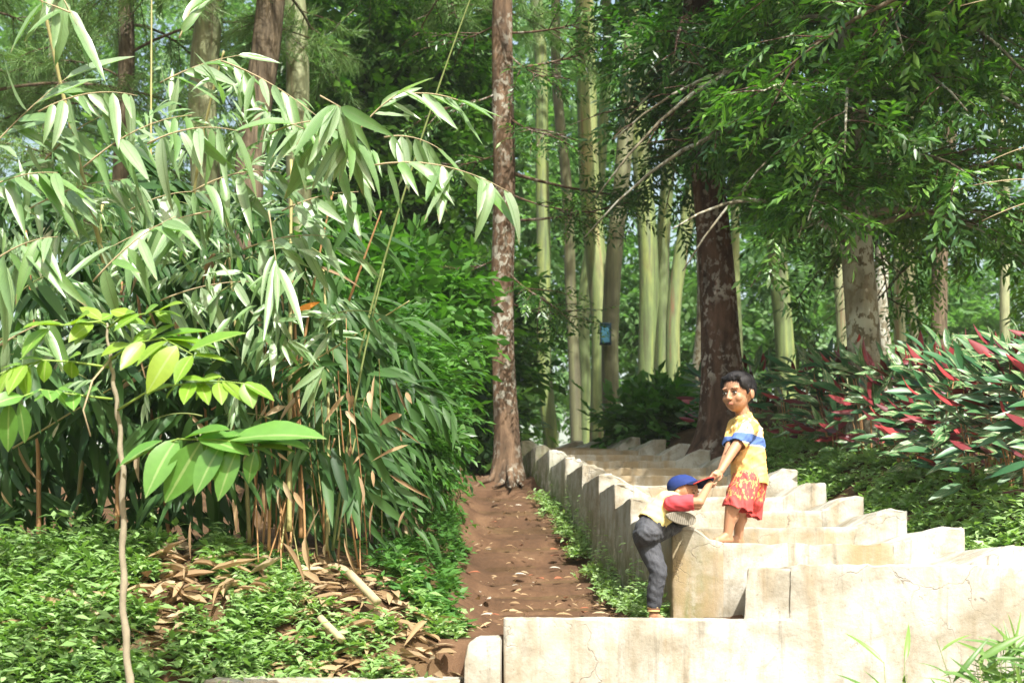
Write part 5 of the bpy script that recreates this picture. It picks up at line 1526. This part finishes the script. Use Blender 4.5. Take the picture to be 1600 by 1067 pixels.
# tee shirt
T_ = Blob()
T_.chain([S(1162, 655), chest, waist, S(1170, 744), S(1171, 752)], [0.060, 0.106, 0.106, 0.112, 0.116])
T_.cap(shF + np.array([0.008, 0, -0.005]), shN + np.array([0.004, 0, -0.005]), 0.058, 0.060)
T_.cap(shN, shN + (elN - shN) * 0.62, 0.056, 0.055); T_.cap(shF, shF + (elF - shF) * 0.6, 0.054, 0.052)
T_.cap(S(1184, 690, 0.02), S(1184, 740, 0.02), 0.045, 0.058)
eN = shN + (elN - shN) * 0.72; dN = norm(elN - shN); eF = shF + (elF - shF) * 0.72; dF = norm(elF - shF)
hemz = S(0, 756)[2]
def keep_tee(co):
    out = co[:, 2] > hemz - 0.10 * (co[:, 0] - S(1168, 0)[0]) - 0.004 * np.sin(co[:, 1] * 60)
    near = (np.linalg.norm(co - eN, axis=1) < 0.10) & ((co - eN) @ dN > 0)
    far_ = (np.linalg.norm(co - eF, axis=1) < 0.10) & ((co - eF) @ dF > 0)
    nk = (np.linalg.norm(co - S(1160, 648), axis=1) < 0.05) & (co[:, 2] > S(0, 651)[2])
    return out & ~near & ~far_ & ~nk
def cloth(a, f1, f2, f3):
    return lambda co: a * np.sin(co[:, 0] * f1 + co[:, 2] * f2 + 2 * np.sin(co[:, 1] * f3)) * np.sin(co[:, 2] * f2 * 0.7 - co[:, 1] * f1 * 0.8)
tee = T_.build("tee_shirt", 0.0048, org, 10, keep_tee, lambda co: cloth(0.004, 45, 55, 40)(co) + 0.004 * np.maximum(0, np.sin(co[:, 2] * 85 - co[:, 0] * 70 + 2.5 * np.sin(co[:, 1] * 25))) ** 3)
zb1 = S(0, 697)[2] - org[2]; zb2 = S(0, 683)[2] - org[2]
to = link("tee_shirt", tee, boy, mats=shirt_mat(0.05, zb1, zb2))
sol = to.modifiers.new("thickness", 'SOLIDIFY'); sol.thickness = 0.003; sol.offset = -1
C = Blob()
for q in range(12):
    a0, a1 = q * math.pi / 6, (q + 1) * math.pi / 6
    cc = S(1160, 653); fn = lambda a: cc + np.array([math.cos(a) * 0.050, math.sin(a) * 0.052, 0.012 * math.cos(a)])
    C.cap(fn(a0), fn(a1), 0.0062, 0.0062, 8, 2)
link("collar", C.build("collar", 0.0028, org, 2), to, mats=M['yellow'])
# shorts
K = Blob()
K.cap(S(1169, 735), S(1169, 752), 0.094, 0.098)
K.chain([S(1166, 752, -0.04), S(1156, 780, -0.08), S(1150, 803, -0.09)], [0.092, 0.088, 0.092])
K.chain([S(1174, 752, 0.05), S(1172, 790, 0.07), S(1171, 814, 0.08)], [0.090, 0.078, 0.076])
K.cap(S(1181, 757, 0.0), S(1178, 785, 0.02), 0.066, 0.058)
hz_ = lambda co: S(0, 797)[2] - 0.30 * (co[:, 0] - S(1146, 0)[0]) + 0.006 * np.sin(co[:, 0] * 80 + co[:, 1] * 50)
ko = link("shorts", K.build("shorts", 0.0048, org, 9, lambda co: co[:, 2] > hz_(co), lambda co: cloth(0.004, 60, 30, 45)(co) + 0.005 * np.maximum(0, np.sin(co[:, 0] * 95 + co[:, 1] * 60 + co[:, 2] * 18)) ** 3), boy, mats=shorts_mat())
sol = ko.modifiers.new("thickness", 'SOLIDIFY'); sol.thickness = 0.003; sol.offset = -1

# ---- climbing boy: blue cap, red sleeved yellow shirt, grey trousers, one leg over the wall
Dc = 7.42
def Q_(px, py, dd=0.0): return P(px, py, Dc + dd)
anL = Q_(1021, 960, -0.02); ftz = float(path_z(Dc)) + 0.012
org2 = np.array([anL[0], Dc, ftz])
kid = thing("person", org2, "small child in blue cap and dark trousers climbing over the stair wall", "person")
B = Blob()
hc2 = Q_(1070, 770, 0.12)
s2_, f2_, u2_, k2_ = head(B, hc2, (0.80, -0.52, -0.12), (0.12, 0.0, 1.0), 0.205)
pel = Q_(1014, 826, 0.02); wst = Q_(1026, 806, 0.04); cst = Q_(1044, 788, 0.06); nk2 = Q_(1057, 785, 0.06)
B.chain([pel, wst, cst, nk2], [0.078, 0.072, 0.070, 0.040]); B.chain([nk2, hc2 + np.array([-0.01, 0, -0.02])], [0.036, 0.036])
shR = Q_(1051, 786, -0.05); elR = Q_(1093, 784, -0.08); wrR = Q_(1109, 755, 0.06)
B.chain([shR, elR, wrR], [0.034, 0.028, 0.019])
shL = Q_(1056, 784, 0.16); elL = Q_(1090, 790, 0.26); wrL = Q_(1106, 762, 0.20)
B.chain([shL, elL, wrL], [0.033, 0.027, 0.019])
hand(B, wrR, S(1114, 741, -0.36) - wrR, (0.7, -0.2, 0.5), 0.9, 0.9, 1)
hand(B, wrL, S(1113, 747, -0.31) - wrL, (0.6, 0.3, 0.4), 0.9, 0.9, -1)
hpL = Q_(1008, 838, 0.07); knL = Q_(1029, 893, -0.03)
hpR = Q_(1012, 834, -0.02); knR = Q_(1066, 814, 0.32); anR = Q_(1062, 810, 0.08)
B.chain([hpL, knL, anL], [0.056, 0.036, 0.024]); B.chain([hpR, Q_(1042, 826, 0.17), knR], [0.056, 0.042, 0.036])
heel = np.array([anL[0] - 0.010, anL[1] + 0.006, ftz + 0.025]); ball = np.array([anL[0] + 0.075, anL[1] + 0.03, ftz + 0.018])
B.chain([anL, heel, ball], [0.026, 0.025, 0.020]); B.cap(anL, ball, 0.024, 0.018)
sd_ = norm(np.cross(ball - heel, [0, 0, 1]))
for q in range(5):
    o_ = sd_ * (0.020 - 0.010 * q)
    B.cap(ball + o_ * 0.8, ball + norm(ball - heel) * (0.030 - 0.004 * q) + o_ - np.array([0, 0, 0.006]), 0.010, 0.0085 - 0.001 * q)
link("body", B.build("body", 0.0036, org2, 4), kid, mats=M['skin'])
face_parts(kid, hc2, s2_, f2_, u2_, k2_, org2, False)
H = Blob(); H.ell(hc2 + u2_ * 0.020 - f2_ * 0.020, [s2_, f2_, u2_], (0.0745, 0.083, 0.076), 26, 18)
link("hair", H.build("hair", 0.0045, org2, 2), kid, mats=M['hair'])
# cap: crown shell, visor, button
G = Blob()
G.ell(hc2 + u2_ * 0.034 - f2_ * 0.014, [s2_, f2_, u2_], (0.083, 0.098, 0.070), 30, 22)
cpo = hc2 + u2_ * 0.030
ta = 0.48; fc = f2_ * math.cos(ta) + u2_ * math.sin(ta); uc = u2_ * math.cos(ta) - f2_ * math.sin(ta)
cap_o = link("cap", G.build("cap", 0.0042, org2, 3, lambda co: ((co - cpo) @ uc) > -0.008), kid, mats=M['cap_blue'])
sol = cap_o.modifiers.new("thickness", 'SOLIDIFY'); sol.thickness = 0.0035; sol.offset = 1
def visor(r_in, r_out, dz, thick):
    nu_, nv_ = 16, 6; V = []
    for lay in (0, 1):
        for i in range(nv_ + 1):
            for j in range(nu_ + 1):
                a = (j / nu_ - 0.5) * 2.1
                t = i / nv_
                reach = 0.082 + 0.10 * t * math.cos(a * 0.74) ** 0.7
                p = cpo + fc * (reach * math.cos(a)) + s2_ * ((0.080 + 0.004 * t) * math.sin(a) * 1.06) + uc * (0.004 + 0.004 * math.cos(a) - 0.02 * t - 0.022 * (1 - math.cos(a)) - lay * thick)
                V.append(p)
    V = np.array(V) - org2
    F = []; w_ = nu_ + 1; L_ = (nv_ + 1) * w_
    for i in range(nv_):
        for j in range(nu_):
            a = i * w_ + j
            F.append((a, a + 1, a + w_ + 1, a + w_)); F.append((L_ + a, L_ + a + w_, L_ + a + w_ + 1, L_ + a + 1))
    for j in range(nu_):
        a = nv_ * w_ + j; F.append((a, a + 1, L_ + a + 1, L_ + a)); b_ = j; F.append((b_ + 1, b_, L_ + b_, L_ + b_ + 1))
    for i in range(nv_):
        for j in (0, nu_):
            a = i * w_ + j; F.append((a, a + w_, L_ + a + w_, L_ + a))
    me = bpy.data.meshes.new("visor"); me.from_pydata(V.tolist(), [], F); me.update()
    for p in me.polygons: p.use_smooth = True
    edge = V[nv_ * w_: nv_ * w_ + w_]
    return me, edge
vm, edge = visor(0, 0, 0, 0.005)
vo_ = link("visor", vm, cap_o, mats=M['cap_under'])
link("visor_edge", tube("visor_edge", edge, 0.0042, 6), cap_o, mats=M['cap_red'])
G = Blob(); G.ell(hc2 + u2_ * 0.106 - f2_ * 0.014, [s2_, f2_, u2_], (0.009, 0.009, 0.005), 12, 8)
link("cap_button", G.build("cap_button", 0.0025, org2, 1), cap_o, mats=M['cap_blue'])
# shirt with red sleeves
T_ = Blob()
T_.chain([Q_(1019, 814, 0.03), wst, cst, Q_(1053, 785, 0.06)], [0.088, 0.086, 0.084, 0.060])
T_.cap(Q_(1050, 784, -0.02), Q_(1053, 783, 0.13), 0.050, 0.050)
wd = norm(cst - pel); hem2 = Q_(1016, 815, 0.03)
so_ = link("shirt", T_.build("shirt", 0.0046, org2, 9, lambda co: ((co - hem2) @ wd > -0.012) & ~((np.linalg.norm(co - nk2, axis=1) < 0.055) & ((co - nk2) @ wd > 0.03)), cloth(0.0035, 60, 75, 40)), kid, mats=M['yellow'])
sol = so_.modifiers.new("thickness", 'SOLIDIFY'); sol.thickness = 0.003; sol.offset = -1
for sh, el, f_ in ((shR, elR, 0.80), (shL, elL, 0.6)):
    T_ = Blob(); T_.cap(sh - norm(el - sh) * 0.005, sh + (el - sh) * (f_ + 0.2), 0.049, 0.045)
    e_ = sh + (el - sh) * f_; d_ = norm(el - sh)
    sl = link("sleeve", T_.build("sleeve", 0.0042, org2, 6, lambda co: ((co - e_) @ d_) < 0, cloth(0.003, 70, 60, 50)), so_, mats=M['pink'])
    sol = sl.modifiers.new("thickness", 'SOLIDIFY'); sol.thickness = 0.003; sol.offset = -1
# trousers with waistband, pocket and striped cuff
K = Blob()
K.chain([Q_(1024, 812, 0.03), pel, Q_(1010, 836, 0.01)], [0.074, 0.084, 0.080])
K.chain([hpL, knL, Q_(1023, 930, -0.02), Q_(1022, 944, -0.02)], [0.076, 0.052, 0.047, 0.043])
K.chain([hpR, Q_(1042, 826, 0.17), knR], [0.074, 0.056, 0.050])
K.chain([knR, anR], [0.050, 0.040])
to2 = link("trousers", K.build("trousers", 0.0046, org2, 7, None, lambda co: cloth(0.003, 50, 65, 45)(co) + 0.0016 * np.sin(co[:, 2] * 110 + 40 * co[:, 0] + 3 * np.sin(co[:, 1] * 40)) * np.sin(co[:, 2] * 37 + co[:, 0] * 60)), kid, mats=pants_mat())
for q, (c_, r_) in enumerate((((0.20, 0.09, 0.05), 0.0), ((0.55, 0.42, 0.18), 1), ((0.20, 0.09, 0.05), 2), ((0.55, 0.42, 0.18), 3))):
    cz = Q_(1021, 946 + q * 2.8, -0.02)
    R_ = Blob()
    for t in range(12):
        a0, a1 = t * math.pi / 6, (t + 1) * math.pi / 6
        R_.cap(cz + np.array([math.cos(a0) * 0.032, math.sin(a0) * 0.032, 0]), cz + np.array([math.cos(a1) * 0.032, math.sin(a1) * 0.032, 0]), 0.0068, 0.0068, 8, 2)
    link("cuff", R_.build("cuff", 0.003, org2, 2), to2, mats=plain("cuff_knit_%d" % q, c_, 0.9, 0.2, 40))
# shoe, sole towards the stairs' foot
A0 = Q_(1042, 805, -0.07); A1 = Q_(1087, 813, -0.03)
ax1 = norm(A1 - A0); nrm_ = norm(np.array([0.05, -1.0, -0.12])); nrm_ = norm(nrm_ - ax1 * np.dot(nrm_, ax1)); ax2 = np.cross(nrm_, ax1)
SOL = Blob()
Ls = np.linalg.norm(A1 - A0)
def outline(grow):
    o_ = []
    for t in range(28):
        a = 2 * math.pi * t / 28
        x_ = math.cos(a); y_ = math.sin(a)
        wid = 0.036 + 0.008 * x_
        o_.append(A0 + ax1 * (Ls / 2 + x_ * (Ls / 2 + grow)) + ax2 * y_ * (wid + grow))
    return np.array(o_)
def slab_mesh(name, rings):
    V = np.vstack(rings); n_ = 28; m_ = len(rings)
    Qd = [(i * n_ + j, i * n_ + (j + 1) % n_, (i + 1) * n_ + (j + 1) % n_, (i + 1) * n_ + j) for i in range(m_ - 1) for j in range(n_)]
    me = bpy.data.meshes.new(name)
    me.from_pydata((V - org2).tolist(), [], Qd + [tuple(range(n_ - 1, -1, -1)), tuple((m_ - 1) * n_ + j for j in range(n_))])
    me.update()
    for p in me.polygons: p.use_smooth = len(p.vertices) == 4
    return me
ol = outline(0)
shoe = link("shoe", slab_mesh("shoe", [outline(0.001) - nrm_ * 0.002, outline(0.002) - nrm_ * 0.02, outline(-0.006) - nrm_ * 0.045, outline(-0.02) - nrm_ * 0.06]), kid, mats=M['sole'])
so2 = link("sole", slab_mesh("sole", [outline(-0.002) + nrm_ * 0.008, outline(0.001) + nrm_ * 0.006, outline(0.001) - nrm_ * 0.002]), shoe, mats=M['sole'])
for t in range(13):
    f_ = (t + 0.8) / 14.2
    c_ = A0 + ax1 * Ls * f_ + nrm_ * 0.0085
    hw_ = (0.036 + 0.008 * (2 * f_ - 1)) * math.sqrt(max(0.02, 1 - (2 * f_ - 1) ** 2)) * 0.92
    R_ = Blob(); R_.cap(c_ - ax2 * hw_, c_ + ax2 * hw_, 0.0032, 0.0032, 6, 2)
    me = bpy.data.meshes.new("tread_rib"); me.from_pydata((np.vstack(R_.V) - org2).tolist(), [], R_.F); me.update()
    link("tread_rib", me, shoe, mats=plain("tread_rubber", (0.19, 0.17, 0.135), 0.8, 0.3, 25) if t == 0 else bpy.data.materials["tread_rubber"])
# ------------------------------------------------------------------ thin humid air in the wood
hz_m = bpy.data.materials.new("humid_air")
hz_m.use_nodes = True
hn = hz_m.node_tree
for n_ in list(hn.nodes): hn.nodes.remove(n_)
ho = hn.nodes.new("ShaderNodeOutputMaterial")
pv = hn.nodes.new("ShaderNodeVolumePrincipled")
pv.inputs["Color"].default_value = (0.93, 0.97, 0.91, 1)
pv.inputs["Density"].default_value = 0.0006
pv.inputs["Anisotropy"].default_value = 0.0
hn.links.new(pv.outputs[0], ho.inputs["Volume"])
hv = np.array([(x, y, z) for z in (-3.5, 42.0) for y in (-62.0, 302.0) for x in (-224.0, 224.0)])
hme = bpy.data.meshes.new("haze")
hme.from_pydata(hv.tolist(), [], [(0, 2, 3, 1), (4, 5, 7, 6), (0, 1, 5, 4), (2, 6, 7, 3), (0, 4, 6, 2), (1, 3, 7, 5)])
hme.materials.append(hz_m)
link("haze", hme, kind="stuff", label="thin humid haze hanging in the wood")
